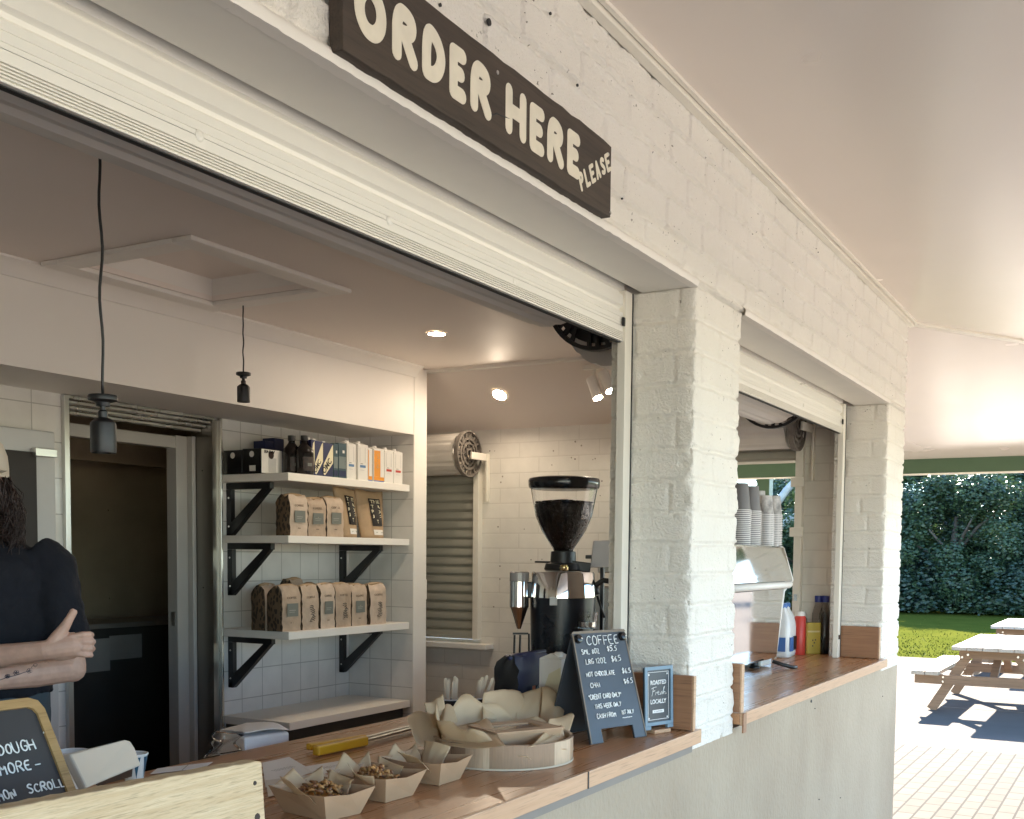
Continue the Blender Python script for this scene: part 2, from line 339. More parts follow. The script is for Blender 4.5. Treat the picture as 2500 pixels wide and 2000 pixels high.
def chalk(name, lines, fr, parent, mat, r=.0011, local=False):
    """lines: (text, x, y, size[, width factor]) in metres on the plane given by the 4x4 frame"""
    b = MB(); rnd = random.Random(hash(len(lines))+3)
    for ln in lines:
        txt, x, y, h = ln[:4]; wf = ln[4] if len(ln) > 4 else 1; u = h/6
        for ch in txt:
            if ch == ' ': x += u*3*wf; continue
            k = 1+rnd.uniform(-.1, .1); dy = rnd.uniform(-.05, .05)*h; sk = rnd.uniform(-.08, .1); mx = 0
            for st in SF[ch]:
                P = []
                for px, py in st:
                    mx = max(mx, px); P.append((x+(px+sk*py)*u*wf*k+rnd.uniform(-.1, .1)*u, y+dy+py*u*k+rnd.uniform(-.1, .1)*u))
                if len(P) > 3:      # round the strokes
                    Q = [P[0]]
                    for i in range(len(P)-1):
                        a, c = P[i], P[i+1]; Q += [(a[0]*.75+c[0]*.25, a[1]*.75+c[1]*.25), (a[0]*.25+c[0]*.75, a[1]*.25+c[1]*.75)]
                    P = Q+[P[-1]]
                b.tube([fr @ Vector((p[0], p[1], r*.3)) for p in P], r*rnd.uniform(.85, 1.15), 5)
            x += (mx+1.5)*u*wf*k
    return b.build(name, mat, parent, 180, local=local, fix=False)
# ================================================================== SETTING
GZ = -.15                                   # outdoor ground level
def sheet(name, mat, x0, x1, y0, y1, z, kind='structure'):
    b = MB().quad((x0, y0, z), (x1, y0, z), (x1, y1, z), (x0, y1, z)); return tag(b.build(name, mat), kind=kind)
m_soil = M('far grass', (.10, .16, .03), .9, var=.3, vs=.4)
sheet('ground', m_soil, -120, 220, -160, 160, GZ-.012)
m_conc = M('pale concrete', (.125, .102, .082), .9, spec=.04, var=.16, vs=1.3, bmp=.4, bs=40, bd=.004)
sheet('concrete_path', m_conc, 10.3, 19.6, -6, 24, GZ-.004)
sheet('added_side_ground', m_conc, 19.6, 90, -60, -.5, GZ-.001)  # added out of view so the chrome reflects pale ground instead of lawn
sheet('front_paving', M('warm bounce paving', (.50, .425, .345), .9, spec=.05, var=.12, vs=2, bmp=.3, bs=90), -60, 10.3, -60, -1.7, GZ-.006)  # unseen ground, its pale warm colour set to bounce light onto the building
m_pav = tiles('clay pavers', 'XY', .115, (0, 0), (.12, .104, .086), (.035, .031, .026), .9, sp_=.04, w=.235, off=.5, mort=.008, var=.10, bev=.5)
sheet('paving', m_pav, -14, 10.3, -1.7, 24, GZ)
j = MB()
for x in (13.2, 16.4): j.box(x, x+.012, -14, 24, GZ-.004, GZ-.001)
for y in (2.55, -1.6, 6.5): j.box(10.3, 19.6, y, y+.012, GZ-.004, GZ-.0015)
tag(j.build('paving_joint', M('path joint', (.2, .18, .15), .9)), kind='structure')  # joints of the concrete path in one plain joint colour
def lawnmat():
    m, n, p = nt('mown lawn'); v = coords(n); a = noise(n, v, 1.2, 5); f = noise(n, v, 40, 3)
    c = mixc(n, ramp(n, a, .3, .7), (.055, .070, .012), (.095, .100, .018)); c = mixc(n, ramp(n, f, .35, .8), c, (.11, .11, .014))
    n.links.new(c, p.inputs['Base Color']); p.inputs['Roughness'].default_value = .95; p.inputs['Specular IOR Level'].default_value = .0; bump(n, p, f, .4, .02); return m
sheet('lawn', lawnmat(), 19.6, 110, -60, 90, GZ-.002)
gr = MB(); rr = random.Random(5)          # rough grass tufts towards the path edge
for i in range(5000):
    x = 19.55+abs(rr.gauss(0, 3.2)); y = rr.uniform(1.2, 10); h = rr.uniform(.015, .035); a = rr.uniform(0, 6.28); w = .012
    dx, dy = math.cos(a)*w, math.sin(a)*w
    gr.quad((x-dx, y-dy, GZ-.003), (x+dx, y+dy, GZ-.003), (x+rr.uniform(-.03, .03), y+rr.uniform(-.03, .03), GZ+h))
tag(gr.build('grass', M('grass blades', (.105, .105, .013), .9, var=.3, vs=3, spec=.1), fix=False), 'short grass tufts along the edge of the concrete path', 'grass', kind='stuff')
sheet('floor', m_floor, -1.2, 5.39, 1.29, 5.6, 0.0)

# ================================================================== BUILDING
def vn(x, y, seed=0):                     # smooth value noise, numpy
    xi, yi = np.floor(x).astype(np.int64), np.floor(y).astype(np.int64); fx, fy = x-xi, y-yi
    fx = fx*fx*(3-2*fx); fy = fy*fy*(3-2*fy)
    def h(a, b):
        k = (a*374761393+b*668265263+seed*974634) & 0xffffffff; k = ((k ^ (k >> 13))*1274126177) & 0xffffffff
        return ((k ^ (k >> 16)) & 0xffff)/65535.0
    return (h(xi, yi)*(1-fx)+h(xi+1, yi)*fx)*(1-fy)+(h(xi, yi+1)*(1-fx)+h(xi+1, yi+1)*fx)*fy
CH, BL, Z0 = .0838, .245, 1.052
def brickdisp(a, z, edge=None, amp=1):
    a = a+.004*(vn(a*9, z*9, 3)-.5); zz = z+.006*(vn(a*7, z*3, 4)-.5)+.004*(vn(a*40, z*20, 5)-.5)
    row = np.floor((zz-Z0)/CH); fz = (zz-Z0)/CH-row
    off = np.where(row.astype(int) % 2 == 0, 0, .5)*BL+.035*(vn(row, row*0, 9)-.5)
    col = np.floor((a+off)/BL); fa = (a+off)/BL-col
    dh = np.minimum(fz, 1-fz)*CH; dv = np.minimum(fa, 1-fa)*BL
    fill = .45+.55*vn(a*6, z*12, 6)
    def groove(d, w): t = np.clip((d-w*.25)/(w*.8), 0, 1); return 1-t*t*(3-2*t)
    g = np.maximum(groove(dh, .0075)*fill, groove(dv, .0075)*(.35+.65*vn(a*4, z*15, 7)))
    br = (vn(col*1.7, row*1.3, 8)-.5)*.003
    d = -.0066*g*amp+br+.0012*(vn(a*55, z*55, 1)-.5)+.0013*(vn(a*110, z*110, 2)-.5)+.0022*(vn(a*8, z*14, 11)-.5)
    lip = groove(np.abs(dh-.010), .006)*vn(a*70, z*30, 12); d = d+(.0032 if amp < 1 else .0065)*lip
    pit = np.clip(vn(a*26, z*30, 13)-.90, 0, 1)*10; d = d-.006*np.clip(pit, 0, 1)
    if edge is not None: d = d-edge*(.007*groove(dh, .020)*(.4+vn(a*2, z*9, 15))+.008*(vn(a*3, z*34, 14)-.42)+.006*(vn(a*3, z*80, 16)-.5))
    return d
def wrap(name, path, z0, z1, mat, parent, sa=.0058, sz=.0036, rad=.012):
    """rough painted brickwork following a plan path (outside on the right hand of travel)"""
    P = [np.array(p, float) for p in path]; S = []; s0 = 0; cs = []
    for i in range(len(P)-1):
        L = np.linalg.norm(P[i+1]-P[i]); n = max(2, int(L/sa))
        for k in range(n): S.append((P[i]+(P[i+1]-P[i])*k/n, s0+L*k/n))
        s0 += L; cs.append(s0)
    S.append((P[-1], s0)); xy = np.array([p for p, _ in S]); s = np.array([q for _, q in S]); cs = cs[:-1]
    xs = xy.copy(); n = len(xy)
    for it in range(2): xs[1:-1] = (xs[:-2]+2*xs[1:-1]+xs[2:])/4
    t = np.gradient(xs, axis=0); t /= np.linalg.norm(t, axis=1)[:, None]; nr = np.stack([t[:, 1], -t[:, 0]], 1)
    edge = np.zeros(n)
    for c in cs: edge = np.maximum(edge, np.exp(-((s-c)/rad)**2))
    zs = np.linspace(z0, z1, int((z1-z0)/sz)+1)
    # texture coordinate runs continuously: x on the front face, y on returns
    a = np.where(np.abs(nr[:, 1]) > .7, xy[:, 0], xy[:, 0]+np.where(nr[:, 0] > 0, 1, -1)*(xy[:, 1]-1.05)+.11)
    A, Z = np.meshgrid(a, zs); E_ = np.meshgrid(edge, zs)[0]
    if z1 > 2.3: D0_ = .011*np.exp(-((Z-2.249)/.006)**2)*(.5+vn(A*14, Z*60, 21))
    else: D0_ = 0
    if z1 < 2.3: E_ = E_*np.clip((z1-Z)/.03, 0, 1)
    D = brickdisp(A, Z, E_, 2.4 if z1 > 2.3 else .9)-D0_
    V = np.stack([xs[None, :, 0]+nr[None, :, 0]*D, xs[None, :, 1]+nr[None, :, 1]*D, Z], 2).reshape(-1, 3)
    m = len(zs); idx = np.arange(m*n).reshape(m, n)
    Fc = np.stack([idx[:-1, :-1], idx[:-1, 1:], idx[1:, 1:], idx[1:, :-1]], 2).reshape(-1, 4)
    me = bpy.data.meshes.new(name); me.from_pydata(V.tolist(), [], Fc.tolist()); me.materials.append(mat)
    me.polygons.foreach_set('use_smooth', [True]*len(me.polygons)); me.update()
    return link(name, me, parent)
B = thing('cafe_building', 'white painted brick kiosk with serving hatches and a green grey rendered base', 'building', (2.2, 1.05, 0))
XL1, XR1, XL2, XR2, XC = 2.772, 3.143, 5.236, 5.236, 5.632
YF, YI = 1.05, 1.29; LZ = 2.222; CZ = 2.66
wrap('lintel_wall', [(-1.4, YF), (XC, YF), (XC, 1.40)], LZ, CZ+.01, m_brick, B)
wrap('pillar', [(XL1, YI), (XL1, YF), (XR1, YF), (XR1, YI)], 1.0, LZ, m_brick, B)
wrap('pillar', [(XR2, YI), (XR2, YF), (XC, YF), (XC, 1.40)], 1.0, LZ, m_brick, B)
k = MB(); k.box(-1.39, XC-.02, YF+.02, 1.204, LZ+.004, CZ); k.box(-1.39, XC-.02, 1.27, YI, 2.44, CZ)
k.box(XL1+.02, XR1-.02, YF+.02, YI, 1.0, LZ+.2); k.box(XR2+.02, XC-.02, YF+.02, YI, 1.0, LZ+.2); k.box(-1.39, -.9, YF, YI, .9, LZ+.2)
k.build('wall_core', m_brick_in, B)
k = MB(); k.box(-1.4, XC-.004, YF+.002, YI, GZ-.05, 1.012); k.build('lower_wall', m_render, B)
# painted edge strip and lining under each lintel
def rough_strip(x0, x1):
    n = int((x1-x0)/.012); vs = []; fs = []; rr = random.Random(int(x0*100))
    prof = [(1.066, LZ-.003), (1.043, LZ-.003), (1.0405, LZ+.008), (1.044, LZ+.017), (1.054, LZ+.021)]
    for i in range(n+1):
        x = x0+(x1-x0)*i/n; w = rr.uniform(-.0012, .0012)
        for y, z in prof: vs.append((x, y+w+rr.uniform(-.0007, .0007), z+w*.8+rr.uniform(-.0008, .0008)))
    q = len(prof)
    for i in range(n):
        for j_ in range(q-1): fs.append((i*q+j_, i*q+j_+1, (i+1)*q+j_+1, (i+1)*q+j_))
    b = MB().add(vs, fs); return b
for x0, x1 in ((-.9, XL1-.003), (XR1+.003, XR2-.003)):
    rough_strip(x0, x1).build('lintel_edge', m_white, B, 60)
    MB().box(x0, x1, 1.062, 1.203, LZ-.002, LZ+.003).build('lintel_lining', m_lining, B)
# holes left in the brickwork above the sign
for px, py, r in ((1195, 54, .0085), (1076, 12, .004), (1411, 208, .004), (1520, 485, .003), (1646, 560, .003), (1998, 616, .003), (1345, 33, .004)):
    c = pY(px, py, 1.0475); MB().lathe([(r*.2, -.004), (r*.7, -.003), (r*.75, .0004)], c, 12, (0, -1, 0)).build('wall_hole', m_gap, B)
for px, py, r in ((1981, 1712, .006), (2155, 1700, .002), (2000, 1952, .0025), (1990, 1730, .002), (2052, 1948, .002)):
    c = pY(px, py, 1.0505); MB().lathe([(r*.2, -.004), (r, -.003), (r*.9, .0012)], c, 10, (0, -1, 0)).build('wall_hole', m_gap, B)
# inside
ZC = 2.50; YB, YP, XW = 3.83, 3.40, 4.852; ZB = 2.146
m_tile = tiles('white square tiles', 'XZ', .1435, (4.163, 1.521), (.80, .78, .74), (.50, .48, .45), .12)
m_tiley = tiles('white square tiles return', 'YZ', .1435, (YB, 1.521), (.80, .78, .74), (.50, .48, .45), .12)
XD0, XD1 = 3.007, 3.88
k = MB(); k.box(-1.2, XD0+.01, YB, YB+.1, 0, ZB+.02); k.box(XD1-.01, XW+.1, YB, YB+.1, 0, ZB+.02)
k.build('tiled_wall', m_tile, B)
MB().quad((XW, YB, 0), (XW, YP+.004, 0), (XW, YP+.004, ZB+.01), (XW, YB, ZB+.01)).build('tiled_return', m_tiley, B)
MB().box(XW+.003, 4.975, YP, YB+.1, 0, ZC).build('wing_wall', m_white, B, bevel=.003)
k = MB(); k.box(-1.2, XW+.0025, YP+.002, YB+.1, ZB, ZC); k.build('bulkhead', m_white, B)
# ceiling: level part with a hole for the hatch, then raking down to the end wall
HX0, HX1, HY0, HY1 = 2.62, 3.245, 2.70, 3.235
k = MB(); k.box(-1.2, HX0, 1.29, YP+.1, ZC, ZC+.02); k.box(HX1, 4.99, 1.29, YP+.1, ZC, ZC+.02); k.box(HX0, HX1, 1.29, HY0, ZC, ZC+.02); k.box(HX0, HX1, HY1, YP+.1, ZC, ZC+.02)
k.prism([(4.99, 1.29, ZC), (5.41, 1.29, 2.205), (5.41, 1.29, 2.225), (4.99, 1.29, ZC+.02)], (0, 2.6, 0))
k.build('ceiling', m_ceil, B)
k = MB()
cv = [(0, 0), (0, -.055), (-.008, -.055), (-.02, -.035), (-.04, -.018), (-.06, -.008), (-.06, 0)]
k.prism([(-1.2, YP+a, ZC+c) for a, c in cv], (6.06, 0, 0)); k.build('cornice', m_white, B, 30)
MB().bar((4.985, 1.3, ZC-.006), (4.985, YP+.4, ZC-.006), .045, .018).build('ceiling_batten', m_white, B)
# end wall with two shuttered openings
k = MB(); XE = 5.39
k.box(XE, XC-.02, 1.30, 1.483, GZ, 2.7); k.box(XE, XC-.02, 1.483, 2.36, GZ, 1.06); k.box(XE, XC-.02, 1.483, 2.36, 2.12, 2.7); k.box(XE, XC-.02, 2.36, 3.315, GZ, 2.7)
k.box(XE, XC-.02, 3.315, 4.0, GZ, 1.03); k.box(XE, XC-.02, 3.315, 4.0, 2.03, 2.7); k.box(XE, XC-.02, 4.0, 5.8, GZ, 2.7)
m_bricke = tiles('painted end wall brick', 'YZ', .0838, (0, 1.052), (.78, .75, .69), (.70, .67, .61), .5, w=.245, off=.5, mort=.004, var=.02, bev=.35)
k.build('end_wall', m_bricke, B)
rr = random.Random(2); m_pock = M('filler pock mark', (.3, .26, .22), .8)
for i in range(40):
    y, z = rr.uniform(2.42, 3.26), rr.uniform(1.2, 2.15); r = rr.uniform(.003, .006); MB().lathe([(r, -.001), (r*.9, .0012), (r*.2, .002)], (XE, y, z), 8, (-1, 0, 0)).build('wall_hole', m_pock, B)
MB().box(5.30, XE, 3.22, 3.75, .985, 1.012).build('window_sill', m_white, B, bevel=.002)
k = MB(); k.box(-1.4, -1.2, 1.05, 5.8, GZ, 2.7); k.box(-1.2, XE, 5.6, 5.8, GZ, 2.7); k.build('outer_wall', m_brick_in, B)
# back kitchen
k = MB(); k.box(2.4, 4.9, 5.15, 5.2, 0, 2.4); k.box(4.85, 4.9, 3.95, 5.15, 0, 2.4); k.box(2.4, 2.45, 3.94, 5.15, 0, 2.4); k.box(2.4, 4.9, 3.94, 5.2, 2.34, 2.4)
k.box(2.45, 4.85, 4.75, 4.8, 1.98, 2.34)
for x in (3.0, 3.45, 3.9, 4.35):
    for z in (1.25, 1.75): k.lathe([(.007, 0), (.005, .004)], (x, 5.149, z), 8, (0, -1, 0))
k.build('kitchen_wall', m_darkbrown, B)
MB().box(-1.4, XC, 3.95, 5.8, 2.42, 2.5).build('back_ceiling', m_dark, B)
# veranda
XB, YBm, SL = 9.2, -1.8, .1  # front edge, out of view, placed to control skylight on the pillars
zb = CZ-SL*(XB-5.632); zf = CZ-SL*(YF-YBm); XH = 5.632+(YF-YBm)
V = lambda x, y, z: (x, y, z)
k = MB()
k.add([(-14, YF+.02, CZ), (5.632, YF, CZ), (XH, YBm, zf), (-14, YBm, zf), (5.632, 16, CZ), (XB+.3, 16, zb-.03), (XB+.3, YBm, zb-.03)], [(0, 3, 2, 1), (1, 2, 6, 5, 4)])
k.build('veranda_ceiling', m_soffit, B)
k = MB(); k.add([(-14, 4, 3.6), (5.0, 4, 3.6), (XB+.5, YBm-.1, zb+.3), (-14, YBm-.1, zb+.3), (5.0, 16, 3.6), (XB+.5, 16, zb+.3)], [(0, 3, 2, 1), (1, 2, 5, 4)]); k.build('roof', M('green steel roof', (.12, .18, .12), .4), B)
k = MB()
for px, py in ():
    q = pZ(px, py, 2.60); k.prism([(q.x-.003, YF-.05, CZ-SL*.05-.0012), (q.x+.003, YF-.05, CZ-SL*.05-.0012), (q.x+.003, YBm+.02, zf+SL*.02-.0012), (q.x-.003, YBm+.02, zf+SL*.02-.0012)], (0, 0, .003))
k = MB(); k.bar((5.65, 1.04, CZ-.006), (XH, YBm, zf-.006), .045, .014, up=(0, 0, 1)); k.build('hip_batten', m_trim, B)
k = MB()
for dy, dz, w, h in ((-.012, -.012, .024, .022), (-.034, -.0065, .012, .010)): k.box(-1.4, XC+.02, YF+dy-w/2-.003, YF+dy+w/2-.003, CZ+dz-h/2-.002, CZ+dz+h/2-.003)
k.build('wall_trim', m_trim, B)
k = MB(); k.box(XB, XB+.045, YBm, 16, 2.19, 2.305); k.build('fascia_beam', m_green, B, bevel=.004)
k = MB(); k.box(XB-.006, XB+.05, YBm, 16, 2.178, 2.19); k.build('beam_edge', m_trim, B)
k = MB(); k.box(-14, XB-.002, YBm-.045, YBm, zf-.10, zf+.06); k.build('fascia_beam', m_green, B, bevel=.004)
for x, y in ((XB+.06, 2.86), (XB+.06, 9), (XB+.06, YBm), (-2.5, YBm+.06), (3.3, YBm+.06)):
    if (x, y) == (3.3, YBm+.06): continue
    k = MB(); k.box(x-.055, x+.055, y-.055, y+.055, GZ, 2.28); k.build('veranda_post', m_green, B, bevel=.005)
# ------------------------------------------------------------------ counters
def counter(label, x0, x1, yb, ups, inner=None):
    t = thing('timber_counter', label, 'counter', (x0, 1.03, 1.02), group='timber serving counters')
    k = MB(); k.box(x0, x1, 1.0335, yb, 1.024, 1.058)
    if inner: k.box(*inner)
    k.build('top', m_counter, t, bevel=.0015)
    k = MB(); k.box(x0, x1, 1.025, 1.033, 1.0215, 1.0585); k.build('front_edge', m_edge, t, bevel=.0012)
    for (a, b_, y0, y1, h) in ups:
        MB().box(a, b_, y0, y1, 1.0595, h).build('upstand', m_upstand, t, bevel=.002)
        MB().box(a+.0002, b_-.0002, y0-.006, y0-.0005, 1.0595, h-.0005).build('upstand_edge', m_edge, t, bevel=.001)
    return t
C1 = counter('long timber counter with trays on it, under the wide hatch', -.9, 2.806, 1.82, [(2.752, 2.768, 1.034, 1.285, 1.205)], (2.806, 3.9, 1.292, 1.815, 1.024, 1.058))
C2 = counter('timber counter with the coffee machine on it, under the second hatch', 3.150, 5.25, 1.288, [(3.147, 3.172, 1.034, 1.285, 1.205), (5.205, 5.228, 1.06, 1.23, 1.205)], (3.93, 5.385, 1.2885, 2.0, 1.024, 1.058))
MB().box(3.148, 3.176, 1.020, 1.0245, 1.0, 1.0582).build('end_cap', m_upstand, C2)
MB().box(2.112, 2.1165, 1.0235, 1.0249, 1.0215, 1.0585).build('joint_strip', m_gap, C1)
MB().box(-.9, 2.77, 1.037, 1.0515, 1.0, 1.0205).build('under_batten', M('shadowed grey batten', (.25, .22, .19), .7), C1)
k = MB(); k.box(-.9, 3.9, 1.79, 1.81, .05, 1.02); k.build('back_panel', m_lining, C1)
# ================================================================== ROLLER SHUTTERS
def wheel(name, c, R, ax, parent, mat):
    """open spoked end disc of a shutter barrel"""
    ax = Vector(ax); u = ax.cross(Vector((0, 0, 1))).normalized(); w = u.cross(ax); c = Vector(c); k = MB()
    P = lambda r, a, d: c+u*(r*math.cos(a))+w*(r*math.sin(a))+ax*d
    def ring(r0, r1, d0, d1, n=40):
        vs = []; fs = []
        for i in range(n):
            a = 2*math.pi*i/n; vs += [P(r0, a, d0), P(r1, a, d0), P(r1, a, d1), P(r0, a, d1)]
        for i in range(n):
            b, e = 4*i, 4*((i+1) % n)
            for q in range(4): fs.append((b+q, b+(q+1) % 4, e+(q+1) % 4, e+q))
        k.add(vs, fs)
    ring(R*.93, R, -.012, .012); ring(R*.60, R*.70, -.008, .008); ring(R*.42, R*.50, -.008, .008); ring(.02, R*.24, -.012, .012)
    for i in range(8):
        a = 2*math.pi*i/8
        for s in (-.05, .05):
            k.bar(P(R*.22, a+s, 0), P(R*.96, a+s*.4, 0), .008, .012, up=ax)
    for i in range(16):
        a = 2*math.pi*(i+.5)/16; k.bar(P(R*.69, a-.05, 0), P(R*.95, a+.02, 0), .012, .010, up=ax)
    if mat == m_black: k.lathe([(R*.86, .004), (R*.86, .007)], c, 40, ax)
    return k.build(name, mat, parent)
def front_shutter(label, x0, x1, bolts, xw, cz=2.31):
    t = thing('roller_shutter', label, 'shutter', (x0, 1.24, 2.09), group='half raised roller shutters over the front hatches')
    y = 1.238; zb_ = 2.087
    # slats: broad flats with grooves, as an extruded profile
    prof = [(y+.004, 2.36), (y, 2.36), (y, 2.222), (y+.010, 2.219), (y+.010, 2.214), (y-.001, 2.209), (y-.002, 2.181), (y+.006, 2.176), (y+.009, 2.170), (y+.004, 2.164), (y-.002, 2.162), (y-.002, 2.150), (y-.0005, 2.1495), (y-.0005, 2.1485), (y-.002, 2.148), (y-.002, 2.136), (y-.0005, 2.1355), (y-.0005, 2.1345), (y-.002, 2.134), (y-.002, 2.128), (y+.012, 2.128), (y+.012, 2.36)]
    k = MB(); k.prism([(x0, a, b) for a, b in prof], (x1-x0, 0, 0)); k.build('curtain', m_shut, t, 25)
    pr = [(y+.012, 2.127), (y-.002, 2.127), (y-.002, 2.1135)]
    z = 2.113
    for i in range(5):
        pr += [(y-.0045, z-.0006), (y-.0045, z-.0028), (y+.001, z-.0031), (y+.001, z-.0044)]; z -= .0045
    pr += [(y-.003, z-.001), (y-.003, zb_), (y+.02, zb_), (y+.02, 2.127)]
    k = MB(); k.prism([(x0, a, b) for a, b in pr], (x1-x0, 0, 0)); k.build('bottom_rail', m_shut, t, 25)
    MB().box(x0, x1, y+.004, y+.016, zb_-.0022, zb_-.0005).build('rubber_seal', m_gap, t)
    for px, py in bolts:
        c = pY(px, py, y-.002); k = MB(); k.lathe([(.0085, 0), (.0085, .0012), (.0065, .003), (.002, .0042)], c, 14, (0, -1, 0)); k.lathe([(.0022, .0042), (.0022, .0046)], c, 8, (0, -1, 0)); k.build('bolt', m_shut, t, 40)
    # side guide on the right
    xg = x1
    k = MB(); k.prism([(xg-.012, 1.228, 1.0595), (xg-.012, 1.252, 1.0595), (xg+.03, 1.252, 1.0595), (xg+.03, 1.246, 1.0595), (xg-.004, 1.246, 1.0595), (xg-.004, 1.234, 1.0595), (xg+.03, 1.234, 1.0595), (xg+.03, 1.228, 1.0595)], (0, 0, 1.16))
    k.build('guide', m_trim, t, bevel=.0015)
    MB().box(xg+.030, xg+.0335, 1.226, 1.236, 1.06, LZ-.003).build('guide_gap', m_gap, t)
    c = (xg-.018, y-.004, 2.137); k = MB(); k.box(c[0]-.007, c[0]+.007, c[1]-.006, c[1], c[2]-.012, c[2]+.012); k.build('lock', m_blackgl, t, bevel=.003)
    # rolled curtain behind the lintel
    cy, R = 1.47, .158; n = 60; pts = []
    for i in range(n):
        a = 2*math.pi*i/n; q = R*(1 if i % 4 else .972); pts.append((cy+q*math.cos(a), cz+q*math.sin(a)))
    k = MB(); k.prism([(x0, a, b) for a, b in pts], (min(x1+.02, xw-.03)-x0, 0, 0)); k.build('rolled_curtain', m_shutin, t, 14)
    wheel('end_wheel', (xw, cy, cz), .174, (1, 0, 0), t, m_black)
    MB().cyl((x1, cy, cz), (xw+.06, cy, cz), .022).build('axle', m_steel, t, 40)
    return t
front_shutter('half raised white roller shutter over the wide counter hatch below the sign', -.9, 2.735, [(487, 332), (950, 539), (1257, 688)], 3.06)
front_shutter('shorter half raised white roller shutter over the second hatch', XR1+.004, 5.155, [(1880, 953), (1962, 989)], 4.86, 2.262)
def side_shutter(label, y0, y1, zbot, ztop, slat, closed, cz):
    t = thing('roller_shutter', label, 'shutter', (XE-.03, y0, zbot), group='roller shutters on the end wall')
    x = XE-.018; n = int((ztop-zbot)/slat); pts = [(x+.008, zbot)]
    for i in range(n):
        z = zbot+i*slat; pts += [(x, z+.002), (x-.010, z+slat*.25), (x-.011, z+slat*.6), (x-.004, z+slat*.9), (x+.003, z+slat*.97)]
    pts += [(x+.008, zbot+n*slat)]
    k = MB(); k.prism([(a, y0, b) for a, b in pts], (0, y1-y0, 0)); k.build('curtain', m_shutd, t, 30)
    R = .115; m = 48; pr = []
    for i in range(m):
        a = 2*math.pi*i/m; q = R*(1 if i % 4 else .96); pr.append((XE-.15+q*math.cos(a), cz+q*math.sin(a)))
    k = MB(); k.prism([(a, y0-.0, b) for a, b in pr], (0, y1-y0, 0)); k.build('rolled_curtain', m_shutin, t, 14)
    wheel('end_wheel', (XE-.15, y0-.03, cz), .128, (0, -1, 0), t, M('greyed shutter disc', (.16, .14, .12), .6, var=.3, vs=30))
    k = MB(); k.box(XE-.045, XE-.001, y0-.034, y0+.002, zbot if closed else 1.06, ztop+.02); k.build('guide', m_trim, t, bevel=.002)
    k = MB(); k.bar((XE-.16, y0-.055, cz-.01), (XE-.002, y0-.075, cz-.012), .012, .04); k.bar((XE-.016, y0-.075, cz+.01), (XE-.016, y0-.075, cz-.26), .03, .012, up=(0, 1, 0)); k.build('bracket', m_trim, t, bevel=.002)
    return t
side_shutter('closed grey roller shutter over the far end wall window, beside the white post', 3.335, 3.98, 1.035, 2.03, .052, True, 2.075)
S4 = side_shutter('mostly open roller shutter of the end wall hatch seen above the cups', 1.500, 2.36, 1.99, 2.13, .05, False, 2.15)
for z in (1.62, 1.86): MB().box(XE-.058, XE-.046, 1.455, 1.52, z, z+.045).build('clip', m_trim, S4, bevel=.002)
MB().box(XE-.050, XE-.0455, 1.478, 1.492, 1.31, 1.34).build('latch', m_steel, S4)
# ================================================================== SIGN
t = thing('order_sign', 'dark stained timber sign lettered ORDER HERE PLEASE above the wide hatch', 'sign', (1.73, 1.035, 2.3))
YS = 1.022
k = MB(); n = 24; top = []; bot = []; rr = random.Random(3)
for i in range(n+1):
    u = i/n; x = 1.280+(2.180-1.280)*u
    top.append((x, YS, 2.387+rr.uniform(-.003, .001)-.004*(u > .97))); bot.append((x+(.0 if i else .002), YS, 2.232+.003*u+rr.uniform(-.0012, .0012)))
k.prism(bot+top[::-1], (0, .026, 0)); k.build('board', m_board, t, bevel=.0015)
ROUND = set('OCDGPRSBUJ')
def rounded(st):
    Q = [st[0]]
    for i in range(len(st)-1):
        a, c = st[i], st[i+1]; Q += [(a[0]*.72+c[0]*.28, a[1]*.72+c[1]*.28), (a[0]*.28+c[0]*.72, a[1]*.28+c[1]*.72)]
    return Q+[st[-1]]
def signword(name, items, parent, mat, ):
    """brush painted letters: (char, 4x4 frame, width, height, stroke radius)"""
    k = MB(); e = 0
    for ch, f, w, h, r in items:
        mx = max(x for st in SF[ch] for x, _ in st)
        for st in SF[ch]:
            P = st
            if ch in ROUND:
                P = rounded(rounded(st))
                if st[0] == st[-1]: P = [((a[0]+b[0])/2, (a[1]+b[1])/2) for a, b in zip(P, P[1:])]; P.append(P[0])
            P = [(r+x/mx*(w-2*r), r+y/6*(h-2*r)) for x, y in P]
            for i in range(len(P)-1):
                (x0, y0), (x1, y1) = P[i], P[i+1]; l = math.hypot(x1-x0, y1-y0)
                if l < 1e-6: continue
                nx, ny = -(y1-y0)/l*r, (x1-x0)/l*r; t_ = .0004+e*2e-6; e += 1
                k.prism([f @ Vector(q) for q in ((x0+nx, y0+ny, 0), (x0-nx, y0-ny, 0), (x1-nx, y1-ny, 0), (x1+nx, y1+ny, 0))], f.to_3x3() @ Vector((0, 0, t_)))
            for x0, y0 in P:
                t_ = .0004+e*2e-6; e += 1
                k.prism([f @ Vector((x0+r*math.cos(2*math.pi*j/14), y0+r*math.sin(2*math.pi*j/14), 0)) for j in range(14)], f.to_3x3() @ Vector((0, 0, t_)))
    return k.build(name, mat, parent)
r2 = lambda x, y: (750+x/2.156, y/2.156); IT = []
for ch, L_, R_ in (('O', (240, 100), (420, 100)), ('R', (445, 200), (580, 300)), ('D', (603, 250), (725, 300)), ('E', (747, 350), (835, 420)), ('R', (857, 440), (968, 500)),
                   ('H', (1043, 570), (1152, 640)), ('E', (1170, 660), (1247, 700)), ('R', (1262, 720), (1350, 770)), ('E', (1367, 780), (1434, 840))):
    a = pY(*r2(*L_), YS).x; b = pY(*r2(*R_), YS).x
    IT.append((ch, frame((a, YS-.0003, 2.2655+.0012*(len(IT) % 3)), (1, 0, 0), (0, 0, 1)), b-a, .088, .0122))
